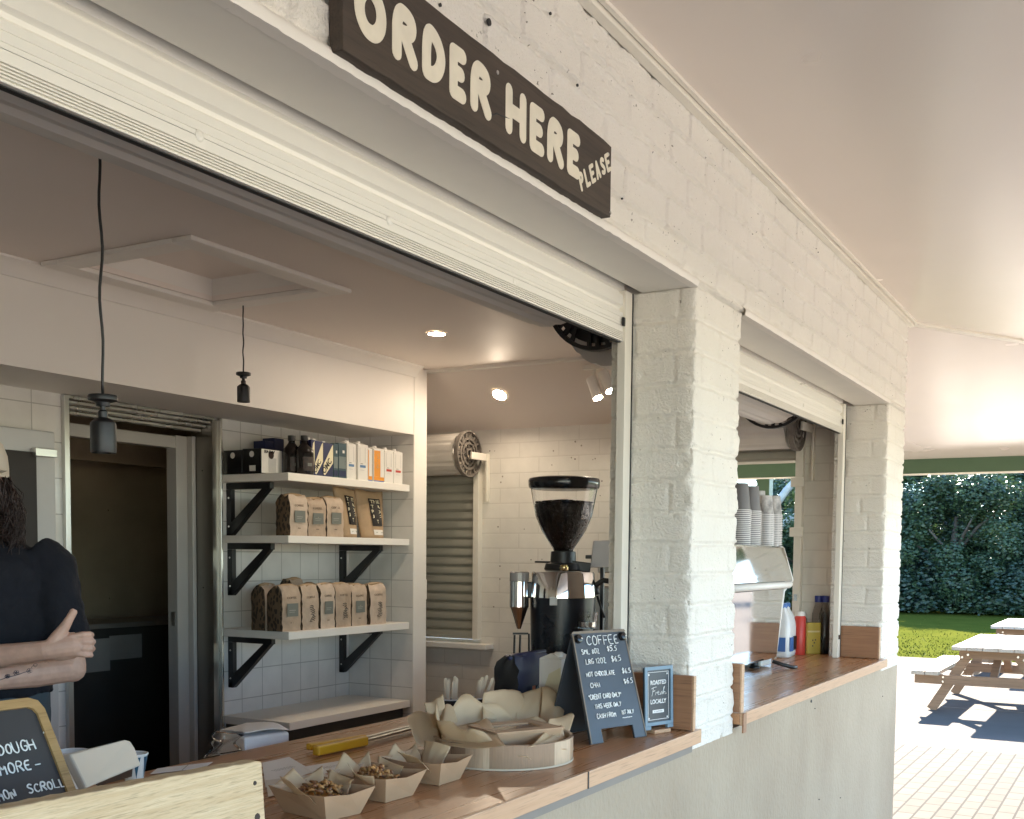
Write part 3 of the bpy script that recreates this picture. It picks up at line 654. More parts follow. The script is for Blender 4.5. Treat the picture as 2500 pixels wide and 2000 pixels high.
signword('lettering', IT[:5], t, m_lett); signword('lettering', IT[5:], t, m_lett)
Pl = pY(*r2(1443, 1012), YS); Pr = pY(*r2(1606, 893), YS); dx = (Pr-Pl); IT = []; pu = Vector((-.25, 0, 1))
for i, ch in enumerate('PLEASE'): IT.append((ch, frame((Pl+dx*(i/6.0))+Vector((0, -.0003, 0)), dx, pu), dx.length/6*.80, .037, .0042))
signword('small_lettering', IT, t, m_lett)
k = MB()
for px, py in ((1215, 177), (1485, 377), (1490, 520)):
    k.lathe([(.0038, 0), (.003, .0012)], pY(px, py, YS), 10, (0, -1, 0))
k.build('screw', m_steel, t)
k = MB(); c0 = pY(1205, 281, YS-.0003)
k.tube([pY(1195+i*9, 276+[0, 5, 1, 6, 9, 13, 14][i], YS) for i in range(7)], [.0006, .0012, .0016, .0012, .0016, .001, .0005], 5); k.build('crack', m_gap, t)
# ================================================================== LIGHTS, HATCH
hatch = thing('ceiling_hatch', 'white framed access hatch recessed in the inside ceiling', 'hatch', (2.93, 2.97, ZC))
w = .085; z0 = ZC-.018; k = MB()
k.box(HX0-w, HX1+w, HY0-w, HY0, z0, ZC-.001); k.box(HX0-w, HX1+w, HY1, HY1+w, z0, ZC-.001); k.box(HX0-w, HX0, HY0+.0005, HY1-.0005, z0, ZC-.001); k.box(HX1, HX1+w, HY0+.0005, HY1-.0005, z0, ZC-.001)
k.build('frame', m_white, hatch, bevel=.004)
k = MB(); k.box(HX0-.002, HX1+.002, HY0-.002, HY1+.002, ZC+.085, ZC+.1); k.build('panel', m_ceil, hatch)
k = MB(); k.box(HX0-.012, HX0-.001, HY0-.01, HY1+.01, ZC+.0205, ZC+.085); k.box(HX1+.001, HX1+.012, HY0-.01, HY1+.01, ZC+.0205, ZC+.085); k.box(HX0, HX1, HY0-.012, HY0-.001, ZC+.0205, ZC+.085); k.box(HX0, HX1, HY1+.001, HY1+.012, ZC+.0205, ZC+.085); k.build('lining', m_white, hatch)
def pendant(label, x, y, zt, zd, r, wob):
    t = thing('pendant_light', label, 'pendant lamp', (x, y, zt), group='black cord pendants without bulbs over the counter')
    n = 26; pts = [(x+wob*math.sin(i*.9)*math.sin(math.pi*i/n), y+wob*.7*math.cos(i*.7)*math.sin(math.pi*i/n), ZC-(ZC-zt)*i/n) for i in range(n+1)]
    k = MB(); k.tube(pts, .0028, 8); k.build('cord', m_black, t, 180)
    h = zt-zd; s = h/.128
    k = MB(); k.lathe([(.003, .0), (.030*s, -.002*s), (.032*s, -.006*s), (.031*s, -.013*s), (.016*s, -.018*s), (.014*s, -.026*s)], (x, y, zt), 28); k.build('ceiling_cup', m_black, t, 35)
    k = MB(); k.lathe([(.0065*s, -.022*s), (.0065*s, -.034*s), (.0105*s, -.038*s), (.0105*s, -.056*s)], (x, y, zt), 18); k.build('stem', m_black, t, 35)
    k = MB(); k.lathe([(.009*s, -.050*s), (.018*s, -.054*s), (.0265*s, -.062*s), (.0275*s, -.068*s), (.0275*s, -.124*s), (.0265*s, -.128*s), (.018*s, -.128*s), (.018*s, -.09*s), (.0, -.09*s)], (x, y, zt), 28); k.build('lamp_holder', m_black, t, 35)
    return t
pendant('nearest black pendant lamp holder with a wavy cord, hanging in the wide hatch', 1.51, 1.80, 1.826, 1.712, .027, .004)
pendant('smaller black pendant lamp holder further back below the ceiling hatch', 3.297, 3.124, 2.225, 2.108, .027, .002)
def downlight(label, c, nrm):
    t = thing('downlight', label, 'downlight', c, group='lit round downlights in the ceiling'); c = Vector(c); nrm = Vector(nrm).normalized()
    k = MB(); k.lathe([(.048, 0), (.048, .004), (.038, .006), (.036, .001), (.036, 0)], c, 32, nrm, caps=False); k.build('trim_ring', m_white, t, 40)
    k = MB(); k.lathe([(.0365, .0015), (.001, .002)], c, 32, nrm, caps=False); k.build('lens', m_lamp, t)
downlight('lit round downlight on the level part of the ceiling', (4.16, 2.793, ZC-.0005), (0, 0, -1))
nr = Vector((ZC-2.205, 0, .42)).normalized()*-1
cc = None
for i in range(200):                      # where the second lamp's sight line meets the raking ceiling
    x = 4.99+i*.0022; q = pX(1220, 963, x)
    zc = ZC-(x-4.99)*(ZC-2.205)/.42
    if cc is None and q.z >= zc: cc = Vector((x, q.y, zc))
cc = cc or Vector((5.2, 3.2, 2.35))
downlight('lit round downlight on the raking ceiling above the grinder', cc+nr*.0006, nr)
t = thing('track_light', 'white twin spotlight fitting on the ceiling beside the hatch edge', 'spotlight', (5.13, 2.5, 2.40))
def zrake(x): return ZC-(x-4.99)*(ZC-2.205)/.42
a = pX(1428, 905, 5.02); b = pX(1476, 885, 5.03)
k = MB(); k.bar((5.03, a.y+.01, zrake(5.03)-.018), (5.03, b.y-.12, zrake(5.03)-.018), .035, .022); k.build('bar', m_white, t, bevel=.003)
for i, (p0, p1) in enumerate((((1444, 925), (1460, 972)), ((1472, 910), (1490, 955)))):
    A, Bv = pX(*p0, 4.99), pX(*p1, 4.97); d = (Bv-A).normalized()
    k = MB(); k.cyl(A, Bv, .027, n=24); k.tube([A+d*.02, A+Vector((.03, 0, .03)), (5.03, A.y, zrake(5.03)-.02)], .007, 8); h = k.build('spot_head', m_white, t, 40)
    k = MB(); k.lathe([(.023, .0006), (.001, .001)], Bv, 24, d, caps=False); k.build('lens', m_lampdim, h)
# ================================================================== BACK WALL: doorway, cabinet
t = thing('kitchen_doorway', 'stainless steel framed doorway into the dark back kitchen', 'doorway', (3.44, YB, 0))
k = MB()
k.box(XD0, XD0+.025, YB-.02, YB+.12, 0, ZB-.001); k.box(XD1-.012, XD1, YB-.02, YB-.001, 0, ZB-.001); lk = MB(); lk.box(XD1-.05, XD1-.0125, YB-.003, YB+.13, 0, ZB-.012); lk.build('steel_lining', m_steeld, t); k.box(XD0+.0255, XD1-.0505, YB-.018, YB+.1, ZB-.016, ZB-.001)
k.build('steel_frame', m_steel, t, bevel=.002)
k = MB()
for i, (z, y) in enumerate(((2.129, YB-.0), (2.112, YB+.03), (2.095, YB+.062))):
    k.box(XD0+.0255, XD1-.052, y, y+.0295, z-.0165, z)
k.build('head_rail', m_steel, t, bevel=.004)
k = MB(); k.box(XD1-.14, XD1-.055, YB+.135, YB+.20, 0, 2.06); k.box(XD1-.075, XD1-.052, YB+.1, YB+.1345, 0, 2.06); k.box(XD0+.03, XD1-.055, YB+.14, YB+.195, 2.0, 2.055); k.build('inner_frame', m_alu, t, bevel=.003)
MB().box(XD1-.1405-.003, XD1-.1405, YB+.15, YB+.175, 1.17, 1.235).build('latch_plate', m_steel, t)
k = MB(); k.lathe([(.004, 0), (.003, .0015)], (XD1-.0505, YB+.06, 1.9), 8, (-1, 0, 0)); k.lathe([(.004, 0), (.003, .0015)], (XD1-.0505, YB+.06, 1.35), 8, (-1, 0, 0)); k.build('screw', m_gap, t)
t = thing('kitchen_range', 'dark bench with sheets of paper taped to its front in the unlit back room', 'kitchen bench', (3.6, 4.5, 0))
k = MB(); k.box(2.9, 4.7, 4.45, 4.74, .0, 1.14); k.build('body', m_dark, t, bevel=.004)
k = MB(); k.box(2.88, 4.72, 4.42, 4.74, 1.1405, 1.165); k.build('top', M('dull steel top', (.3, .28, .25), .4, .7), t, bevel=.003)
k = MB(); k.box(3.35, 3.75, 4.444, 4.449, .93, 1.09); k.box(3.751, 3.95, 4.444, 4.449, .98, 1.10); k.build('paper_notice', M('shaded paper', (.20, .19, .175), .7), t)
k = MB(); k.box(3.44, 3.49, 4.442, 4.4435, 1.05, 1.075); k.box(3.47, 3.60, 4.442, 4.4435, 1.01, 1.02); k.build('print', m_dark, t)
t = thing('glass_door_cabinet', 'pale grey cabinet with a dark glass door behind the person', 'cabinet', (2.5, YB-.1, 0))
y0 = 3.70; q0 = pY(135, 1055, y0); q1 = pY(84, 1105, y0)
k = MB(); k.box(1.9, q0.x, y0+.002, YB-.001, .3, q0.z); k.build('body', M('pale grey cabinet paint', (.52, .52, .52), .4, var=.05), t, bevel=.006)
k = MB(); k.box(1.92, q1.x, y0-.012, y0+.0015, .5, q1.z); k.build('glass_door', M('dark door glass', (.03, .022, .02), .35, spec=.2), t, bevel=.002)
k = MB(); q2 = pY(75, 1100, y0); q3 = pY(136, 1118, y0-.02); k.box(q2.x, q3.x, y0-.03, y0, q3.z, q2.z+.01); k.build('hinge', m_steel, t, bevel=.002)
# ================================================================== SHELVES
def bracket(x, zt, parent):
    k = MB(); y0, y1 = YB-.001, 3.555; h = .25; T = .030
    o = [(y0, zt), (y0, zt-h), (y0-T*.8, zt-h), (y1, zt-T), (y1, zt)]
    i_ = [(y0-T, zt-T), (y0-T, zt-h+.075), (y1+.085, zt-T)]
    # flat triangular frame: three bars
    w = .028
    k.box(x, x+w, y1, y0, zt-T, zt); k.box(x, x+w, y0-T, y0, zt-h, zt-T-.0005)
    k.prism([(x, y0-.001, zt-h+.002), (x, y0-T-.004, zt-h+.004), (x, y1+.005, zt-T+.001), (x, y1+.050, zt-T+.001), (x, y0-T-.001, zt-h+.065)], (w-.0004, 0, 0))
    b = k.build('bracket', m_black, parent, bevel=.0015)
    k = MB()
    for z in (zt-.07, zt-h+.045): k.lathe([(.005, 0), (.003, .002)], (x-.0002, y0-T*.5, z), 10, (-1, 0, 0))
    k.build('bolt', m_steel, b); return b
SH = []
for lab, zt, th, brs in (('top white shelf carrying cartons and bottles', 1.882, .036, (3.92,)), ('middle white shelf carrying tea pouches and three coffee bags', 1.597, .034, (3.925, 4.765)), ('lower white shelf carrying a row of six coffee bags', 1.156, .036, (3.925, 4.765))):
    t = thing('wall_shelf', lab, 'shelf', (4.35, 3.6, zt), group='white wall shelves')
    xl = pY(704, 1250, YP+.01).x
    MB().box(xl, XW-.022, YP+.01, YB-.0005, zt-th, zt).build('board', m_white, t, bevel=.002)
    for x in brs: bracket(x, zt-th-.0006, t)
    SH.append(zt)
t = thing('bench_shelf', 'empty white benchtop at the bottom of the tiled recess', 'bench', (4.35, 3.6, .73), group='white wall shelves')
MB().box(pY(707, 1764, YP+.015).x, XW-.005, YP+.015, YB-.0005, .70, .737).build('board', m_white, t, bevel=.002)
k = MB(); k.box(3.9, XW-.006, YP+.06, YB-.01, .05, .698); k.build('cupboard', m_dark, t)
k = MB(); q = pX(1042, 1435, 4.976); k.box(4.9765, 4.99, 3.405, 3.47, q.z-.065, q.z+.045); tag(k.build('light_switch', m_white, None, bevel=.004), 'white switch plate on the side of the white post', 'switch')
# ------------------------------------------------------------------ packs on shelves
def packbox(name, label, cat, x0, x1, y0, y1, z0, h, mat, group=None, **kw):
    t = thing(name, label, cat, ((x0+x1)/2, y0, z0), group=group)
    MB().box(x0, x1, y0, y1, z0+.0006, z0+h).build(kw.get('body', 'carton'), mat, t, bevel=.0015); return t
def panel(name, t, mat, x0, x1, y, z0, z1): return MB().box(x0, x1, y-.0009, y-.0003, z0, z1).build(name, mat, t)
r8 = lambda x, y: (560+x/4.791, 1040+y/4.791)
z1 = SH[0]; yf = 3.435; fx = lambda zx, y=yf, zy=400: pY(*r8(zx, zy), y).x; hz = lambda zx, zy, y=yf: pY(*r8(zx, zy), y).z-z1
# mug boxes at the left end
ym = 3.57; x0 = fx(372, ym); x1 = fx(615, ym); h = hz(372, 258, ym); d = .115
for i, lab in ((0, 'black box with a white front showing a mug, left end of the top shelf'), (1, 'plain black box directly behind the mug box on the top shelf')):
    y0 = ym+i*(d+.003); hh = h-.004*i
    t = packbox('mug_box', lab, 'box', x0-.001*i, x1-.02*i, y0, y0+d, z1, hh, m_blackgl, 'black mug boxes')
    panel('badge', t, m_pack, x0+.03, x0+.05, y0, z1+hh*.7, z1+hh*.8) if i else None
    xl = x0-.001*i
    k = MB(); k.lathe([(.014, 0), (.014, .0008)], (xl-.0002, y0+d*.5, z1+hh*.78), 20, (-1, 0, 0)); k.build('emblem', m_pack, t)
    if i == 0:
        panel('front_print', t, m_pack, x0+.002, x1-.002, y0, z1+.003, z1+h-.003)
        xm = (x0+x1)/2
        k = MB(); k.box(xm-.022, xm+.03, y0-.0018, y0-.0012, z1+.008, z1+.075); k.build('mug_picture', M('mug picture grey', (.5, .5, .49), .4), t)
        k = MB(); k.lathe([(.018, 0), (.018, .0006)], (xm-.005, y0-.0013, z1+.088), 20, (0, -1, 0)); k.build('coffee_picture', m_hair, t)
        text_fit('print', 'BREW', m_blackgl, t, (x0+.02, y0-.0013, z1+h*.82), (1, 0, 0), (0, 0, 1), .07, .014, .03)
        k = MB(); k.box(xl-.0012, xl-.0004, y0+d*.3, y0+d*.62, z1+.012, z1+.038); k.build('barcode_label', m_pack, t)
# navy cartons in the back row
for i, (a, b, top) in enumerate(((420, 520, 172), (525, 640, 140))):
    yb_ = 3.70; packbox('milk_carton', ['shorter dark navy carton behind the mug box', 'taller dark navy carton behind the syrup bottles'][i], 'carton', fx(a, yb_), fx(b, yb_), yb_, yb_+.075, z1, hz(a, top, yb_), m_navy)
# syrup bottles
for i, (xa, ca, lab) in enumerate(((705, 730, 'black syrup bottle next to the mug box'), (860, 880, 'black syrup bottle next to the striped navy cartons'))):
    yb_ = (3.49, 3.425)[i]; c = pY(*r8(ca, 400), yb_+.04); h = pY(*r8(ca, 115), yb_+.04).z-z1; R = .043
    t = thing('syrup_bottle', lab, 'bottle', (c.x, c.y, z1), group='black syrup bottles on the top shelf')
    k = MB(); k.lathe([(R*.95, .001), (R, .005), (R, h*.55), (R*.96, h*.64), (R*.55, h*.76), (R*.36, h*.82), (R*.36, h*.88)], (c.x, c.y, z1), 28); k.build('body', M('dark syrup glass', (.008, .006, .006), .12), t, 35)
    k = MB(); k.lathe([(R*.42, h*.87), (R*.42, h), (R*.38, h*1.0)], (c.x, c.y, z1), 20); k.build('cap', m_black, t, 35)
    k = MB(); a0 = -2.6
    for j_ in range(12):
        a, b = a0+j_*.14, a0+(j_+1)*.14; P = lambda an, z: (c.x+R*1.01*math.cos(an), c.y+R*1.01*math.sin(an), z1+z)
        k.quad(P(a, h*.1), P(b, h*.1), P(b, h*.45), P(a, h*.45))
    k.build('label', M('brown black label', (.035, .022, .018), .5, var=.5, vs=60), t)
    k = MB(); P = lambda an, z: (c.x+R*1.02*math.cos(an), c.y+R*1.02*math.sin(an), z1+z)
    for j_ in range(4): a, b = -2.1+j_*.14, -2.1+(j_+1)*.14; k.quad(P(a, h*.22), P(b, h*.22), P(b, h*.30), P(a, h*.30))
    k.build('small_print', m_greylab, t)
def cap(t, x, y, z, mat=m_pack): k = MB(); k.lathe([(.012, 0), (.012, .011), (.011, .012)], (x, y, z), 16); k.build('cap', mat, t, 40)
# striped navy milk cartons
for i, (a, b, top) in enumerate(((958, 1000, 160), (1000, 1098, 178), (1100, 1216, 205))):
    X0, X1 = fx(a), fx(b)-.002; h = hz(b, top+5)
    t = packbox('milk_carton', ['narrow visible navy striped carton beside the syrup bottle', 'middle navy carton with a cream diagonal band on the top shelf', 'navy carton with a cream diagonal band next to the teal cartons'][i], 'carton', X0, X1, yf, yf+.07, z1, h, m_navy, 'navy striped milk cartons')
    cap(t, (X0+X1)/2, yf+.035, z1+h)
    k = MB(); w = X1-X0; k.prism([(X0+.001, yf-.0004, z1+.01), (X0+.012, yf-.0004, z1+.008), (X1-.001, yf-.0004, z1+h*.42), (X1-.001, yf-.0004, z1+h*.97), (X1-.012, yf-.0004, z1+h*.9), (X0+.001, yf-.0004, z1+h*.36)], (0, -.0006, 0)); k.build('band', m_cream, t)
    text_fit('print', ['C', 'OMC', 'OMC'][i], m_black, t, (X0+w*.12, yf-.0012, z1+h*.07), (w, 0, h*.52), (-h*.52, 0, w), w*(.5 if i == 0 else 1.15), w*.42, .02)
# teal pair, then white, orange and red labelled cartons
seq = [('teal', 1218, 1275, 205), ('teal', 1277, 1370, 203), ('blue', 1376, 1482, 210), ('blue', 1505, 1620, 222), ('plain', 1622, 1672, 262), ('orange', 1690, 1812, 275), ('red', 1816, 1922, 292), ('red', 1924, 2028, 308)]
labs = ['narrow visible teal carton touching the striped cartons', 'teal blue carton with pale panels mid top shelf', 'white carton with a blue label beside the teal carton', 'white carton with a blue label, second along', 'white and orange carton edge beside the orange one', 'bright orange carton on the top shelf', 'white carton with a red label next to the orange one', 'white carton with a red label at the right end of the top shelf']
for (kd, a, b, top), lab in zip(seq, labs):
    X0, X1 = fx(a), fx(b)-.0015; h = hz(b, top+8); w = X1-X0
    t = packbox('milk_carton', lab, 'carton', X0, X1, yf, yf+.07, z1, h, {'teal': m_teal}.get(kd, m_pack))
    if kd != 'teal':
        k = MB(); k.prism([(X0, yf+.002, z1+h), (X0, yf+.035, z1+h+.012), (X0, yf+.068, z1+h)], (w, 0, 0)); k.build('gable', m_pack, t)
        cap(t, X0+w*.45, yf+.028, z1+h+.005)
    if kd == 'teal':
        panel('pale_panel', t, M('teal pale panel', (.16, .2, .2), .4), X0+.003, X1-.003, yf, z1+h*.28, z1+h*.62); panel('foot_panel', t, m_navy, X0+.003, X1-.003, yf, z1+.01, z1+h*.22); panel('badge', t, m_pack, X0+w*.5, X0+w*.75, yf, z1+h*.72, z1+h*.80)
    if kd in ('blue', 'red'):
        panel('label', t, M('soft blue label', (.10, .22, .42), .4) if kd == 'blue' else m_red, X0+w*.2, X1-w*.22, yf, z1+h*.36, z1+h*.43)
        panel('bottle_print', t, M('pale grey pack print', (.60, .60, .58), .4), X0+w*.18, X0+w*.22, yf, z1+h*.5, z1+h*.92); panel('bottle_print', t, M('pale grey pack print', (.6, .6, .58), .4), X0+w*.72, X0+w*.76, yf, z1+h*.5, z1+h*.92)
        panel('fine_print', t, m_greylab, X0+w*.25, X0+w*.5, yf, z1+h*.46, z1+h*.475); panel('fine_print', t, M('pale grey pack print', (.6, .6, .58), .4), X0+w*.25, X0+w*.65, yf, z1+h*.28, z1+h*.30)
    if kd in ('orange', 'plain'):
        panel('orange_print', t, m_orange, X0+w*.03, X0+w*(.62 if kd == 'orange' else .2), yf, z1+h*.16, z1+h*.95); panel('orange_foot', t, m_orange, X0+.001, X1-.001, yf, z1+h*.05, z1+h*.158); panel('blue_foot', t, m_blue, X0+.001, X1-.001, yf, z1+.002, z1+h*.045)
        if kd == 'orange':
            k = MB(); rr = random.Random(9)
            for i in range(14): k.tube([(X0+w*(.2+.25*rr.random()), yf-.0012, z1+h*(.4+.035*i)), (X0+w*(.25+.28*rr.random()), yf-.0012, z1+h*(.41+.035*i))], .0012, 5)
            k.build('scribble_print', m_darkbrown, t)
# ------------------------------------------------------------------ coffee bags
def bag(name, label, x0, x1, y0, d, z0, h, parent_group, face='label', seed=0, fold=.03, mats=None, rows=10):
    t = thing(name, label, 'coffee bag', ((x0+x1)/2, y0, z0), group=parent_group); rr = random.Random(seed); k = MB(); n = 24; w = x1-x0
    rings = []
    for j_ in range(rows+1):
        v = j_/rows; z = z0+.0008+h*v; pin = max(0, (v-.84)/.16); yy0 = y0+d*.20*pin**1.3; yy1 = y0+d-d*.40*pin**1.3
        if v > .95: yy0 = y0+d*.22; yy1 = y0+d*.60
        bul = .006*math.sin(math.pi*min(1, v/.8)); P = []
        for s in range(n):
            e = s//6; f = (s % 6)/6
            if e == 0: x, y, nx, ny = x0+w*f, yy0, 0, -1
            elif e == 1: x, y, nx, ny = x1, yy0+(yy1-yy0)*f, 1, 0
            elif e == 2: x, y, nx, ny = x1-w*f, yy1, 0, 1
            else: x, y, nx, ny = x0, yy1-(yy1-yy0)*f, -1, 0
            q = bul*math.sin(math.pi*f)+rr.uniform(-.0034, .0034)*(1 if 0 < v else 0)*(1+2*pin)
            if nx: q -= .006*pin*math.sin(math.pi*f)
            P.append((x+nx*q, y+ny*q, z+rr.uniform(-.002, .002)*(v > .05)*(1+pin)))
        rings.append(P)
    vs = [p for r in rings for p in r]; b = len(k.v); k.v += vs
    for j_ in range(rows):
        for s in range(n):
            u = (s+1) % n; k.f.append((j_*n+s, j_*n+u, (j_+1)*n+u, (j_+1)*n+s)); k.m.append(1 if s//6 in (1, 3) else 0)
    k.f.append(tuple(range(n))[::-1]); k.m.append(0); k.f.append(tuple(rows*n+i for i in range(n))); k.m.append(0)
    k.build('bag', mats or [m_bags[seed % 3], m_leafbag], t, 50)
    k = MB(); zt = z0+h; yc = y0+d*.36; k.mi = 0          # rolled tin-tie top
    k.tube([(x0-.004, yc, zt-.004+rr.uniform(-.003, .003)), (x0+w*.3, yc-.004, zt+rr.uniform(-.002, .004)), (x0+w*.7, yc-.003, zt+rr.uniform(-.002, .004)), (x1+.006, yc-.002, zt+rr.uniform(-.004, .002))], [.006, .009, .009, .006], 8)
    k.build('folded_top', m_kraftd, t, 180)
    yy = y0-.0075
    if face == 'label':
        panel('label', t, m_greylab, x0+w*.2, x1-w*.2, yy, z0+h*.33, z0+h*.62); panel('label_print', t, M('dim grey print', (.32, .31, .28), .5), x0+w*.3, x1-w*.35, yy-.0012, z0+h*.46, z0+h*.475); panel('label_print', t, M('dim grey print', (.3, .3, .27), .5), x0+w*.3, x1-w*.4, yy-.0012, z0+h*.42, z0+h*.432)
    elif face == 'print':
        k = MB(); rr2 = random.Random(seed+5)
        for i in range(9): zz = z0+h*(.22+.04*i); xa = x0+w*(.38+.12*rr2.random()); k.tube([(xa, yy+.002, zz), (xa+w*.12, yy-.0005, zz+.004), (xa+w*.25, yy+.002, zz-.002)], .0017, 5)
        k.build('logo_print', M('brown black print', (.06, .045, .035), .6), t)
    if face in ('label', 'print'):
        t.rotation_euler = (0, 0, rr.uniform(-.05, .05))
        text_fit('name_print', 'COFFEE', M('brown print', (.16, .11, .075), .6), t, (x0+w*.25, yy+.004, z0+h*.72), (1, 0, 0), (0, .15, 1), w*.5, .010, 0, .001)
        panel('foot_print', t, M('brown print', (.16, .11, .075), .6), x0+w*.4, x0+w*.55, yy+.002, z0+h*.18, z0+h*.2)
    return t
r5 = lambda x, y: (500+x/3.593, 1000+y/3.593)
z2 = SH[1]; y2 = 3.44
gx = lambda zx, y=y2: pY(*r5(zx, 1000), y).x; gh = lambda zx, zy, y=y2: pY(*r5(zx, zy), y).z-z2
for i, (a, b, top, lab) in enumerate(((748, 905, 745, 'kraft coffee bag with a leaf pattern side, left on the middle shelf'), (912, 1062, 778, 'kraft coffee bag in the centre of three on the middle shelf'), (1070, 1222, 768, 'kraft coffee bag touching the tea pouches on the middle shelf'))):
    bag('coffee_bag', lab, gx(a), gx(b)-.004, y2, .085, z2, gh(a, top), 'coffee bags on the middle shelf', 'label', i+1)
def pouch(label, x0, x1, z0, h, seed):
    t = thing('tea_pouch', label, 'tea pouch', ((x0+x1)/2, y2, z0), group='kraft tea pouches'); w = x1-x0; k = MB(); rr = random.Random(seed); nx, nz = 10, 14
    def P(i, j_, s):
        u, v = i/nx, j_/nz; x = x0+w*(.5+(u-.5)*(1.0-.20*(1-v)**2)); dpt = .038*math.sin(math.pi*u)**.7*(1-v)**.55+.002; wr = rr.uniform(-.002, .002)*(.3+v)
        return (x+.006*v*math.sin(seed+v*3), y2+.05+.02*v+s*dpt+wr, z0+.001+h*v+.006*math.sin(3*u+seed)*v)
    for s in (-1, 1):
        b = len(k.v)
        for j_ in range(nz+1):
            for i in range(nx+1): k.v.append(P(i, j_, s))
        for j_ in range(nz):
            for i in range(nx): k.f.append((b+j_*(nx+1)+i, b+j_*(nx+1)+i+1, b+(j_+1)*(nx+1)+i+1, b+(j_+1)*(nx+1)+i)); k.m.append(0)
    m = k.build('pouch', m_kraftd, t, 180)
    so_ = m.modifiers.new('t', 'SOLIDIFY'); so_.thickness = .001
    # label following the front of the pouch
    def Q(u, v, off): dpt = .038*math.sin(math.pi*u)**.7*(1-v)**.55+.002; return (x0+w*(.5+(u-.5)*(1.0-.20*(1-v)**2))+.006*v*math.sin(seed+v*3), y2+.05+.02*v-dpt-off, z0+h*v+.006*math.sin(3*u+seed)*v)
    for nm, mt, u0, u1, v0, v1 in (('black_label', m_blackgl, .36, .80, .26, .84), ('white_label', m_pack, .36, .80, .07, .18)):
        k = MB()
        for j_ in range(8):
            for i in range(5):
                a0, a1, b0, b1 = u0+(u1-u0)*i/5, u0+(u1-u0)*(i+1)/5, v0+(v1-v0)*j_/8, v0+(v1-v0)*(j_+1)/8; k.quad(Q(a0, b0, .004), Q(a1, b0, .004), Q(a1, b1, .004), Q(a0, b1, .004))
        k.build(nm, mt, t, fix=False)
    for i, s in enumerate(('THE', 'TEA', 'PRO', 'JEC', 'T')):
        v = .74-.105*i; p = Vector(Q(.40 if i < 4 else .54, v, .0055)); p1 = Vector(Q(.77, v, .0055)); pu = Vector(Q(.40 if i < 4 else .54, v+.085, .0055))
        text_fit('print', s, m_cream, t, p, p1-p, pu-p, (p1-p).length*(1 if i < 4 else .35), (pu-p).length*.85, .03, .0004)
    p = Vector(Q(.42, .11, .0055)); text_fit('print', 'SUMMER TEA', m_greylab, t, p, Vector(Q(.74, .11, .0055))-p, (0, 0, 1), w*.30, .006, .0, .0003)
    return t
pouch('brown tea pouch with a black label, left of the pair, leaning', gx(1225), gx(1400)+.008, z2, gh(1225, 682), 1)
pouch('brown tea pouch with a black label, right end of the middle shelf', gx(1408)+.004, gx(1650), z2, gh(1500, 702), 3)
r3 = lambda x, y: (560+x/4.312, 1380+y/4.312)
z3 = SH[2]; y3 = 3.44
kx = lambda zx, y=y3: pY(*r3(zx, 450), y).x; kh = lambda zx, zy, y=y3: pY(*r3(zx, zy), y).z-z3
fl = ['print', 'label']
for i, (a, b, top, fc, lab) in enumerate(((555, 757, 225, 'label', 'coffee bag at the left end of the lower shelf row, grey label'), (768, 945, 220, 'print', 'second coffee bag from the left on the lower shelf, printed logo'), (962, 1115, 205, 'label', 'third coffee bag from the left on the lower shelf, grey label'), (1122, 1285, 200, 'print', 'fourth coffee bag from the left on the lower shelf, printed logo'), (1292, 1448, 215, 'label', 'fifth coffee bag from the left on the lower shelf, grey label'), (1484, 1652, 205, 'print', 'coffee bag standing apart at the right end of the lower shelf'))):
    bag('coffee_bag', lab, kx(a), kx(b)-.004, y3, .09, z3, kh(a, top), 'coffee bags on the lower shelf', fc, i+11)
for i in range(5):
    a = (500, 640, 800, 1000, 1230)[i]; x0 = kx(a, 3.56)
    bag('coffee_bag', ['coffee bag behind the left end bag on the lower shelf, dark leaf side', 'coffee bag in the back row with its top fold standing up', 'coffee bag in the back row behind the second and third bags', 'coffee bag in the back row behind the fourth bag', 'coffee bag in the back row near the shelf bracket'][i], kx(555)+.003 if i == 0 else x0, (kx(555)+.003 if i == 0 else x0)+.085, 3.545, .085, z3, kh(a, 205 if i != 1 else 150, 3.56), 'coffee bags on the lower shelf', 'none', i+31)
# ================================================================== ON THE COUNTER
ZT = 1.0585
def patch(name, c, parent, mat, bulge=.01, n=9, seed=0, th=.0004, jit=.0009, local=False, rd=0):
    """a sheet of paper through four corner points (TL, TR, BR, BL) with a soft bulge and crumple"""
    c = [Vector(p) for p in c]; nn = (c[1]-c[0]).cross(c[3]-c[0]).normalized(); k = MB(); rr = random.Random(seed)
    W = [(rr.uniform(2, 9), rr.uniform(2, 9), rr.uniform(0, 6.3), rr.uniform(.3, 1)) for _ in range(5)]; kr = [(rr.uniform(0, 3.14), rr.uniform(.2, .8), rr.uniform(-1, 1)) for _ in range(4)]; curl = rr.uniform(-.004, .012); n = max(n, 14)
    for j_ in range(n+1):
        for i in range(n+1):
            u, v = i/n, j_/n; v = v+rd*abs(2*u-1)**3*(1-v); p = (c[0]*(1-u)+c[1]*u)*(1-v)+(c[3]*(1-u)+c[2]*u)*v
            w = sum(a_*math.sin(fu*u+fv*v+ph) for fu, fv, ph, a_ in W)*jit*1.3
            for an, of, am in kr: w += am*jit*3*max(0, 1-abs((u*math.cos(an)+v*math.sin(an))-of)*9)      # sharp creases
            p = p+nn*(bulge*math.sin(math.pi*u)*(1-v*.5)+w+curl*(1-v)**3); k.v.append(tuple(p))
    for j_ in range(n):
        for i in range(n): k.f.append((j_*(n+1)+i, j_*(n+1)+i+1, (j_+1)*(n+1)+i+1, (j_+1)*(n+1)+i)); k.m.append(0)
    o = k.build(name, mat, parent, 180, local=local); s = o.modifiers.new('t', 'SOLIDIFY'); s.thickness = th; return o
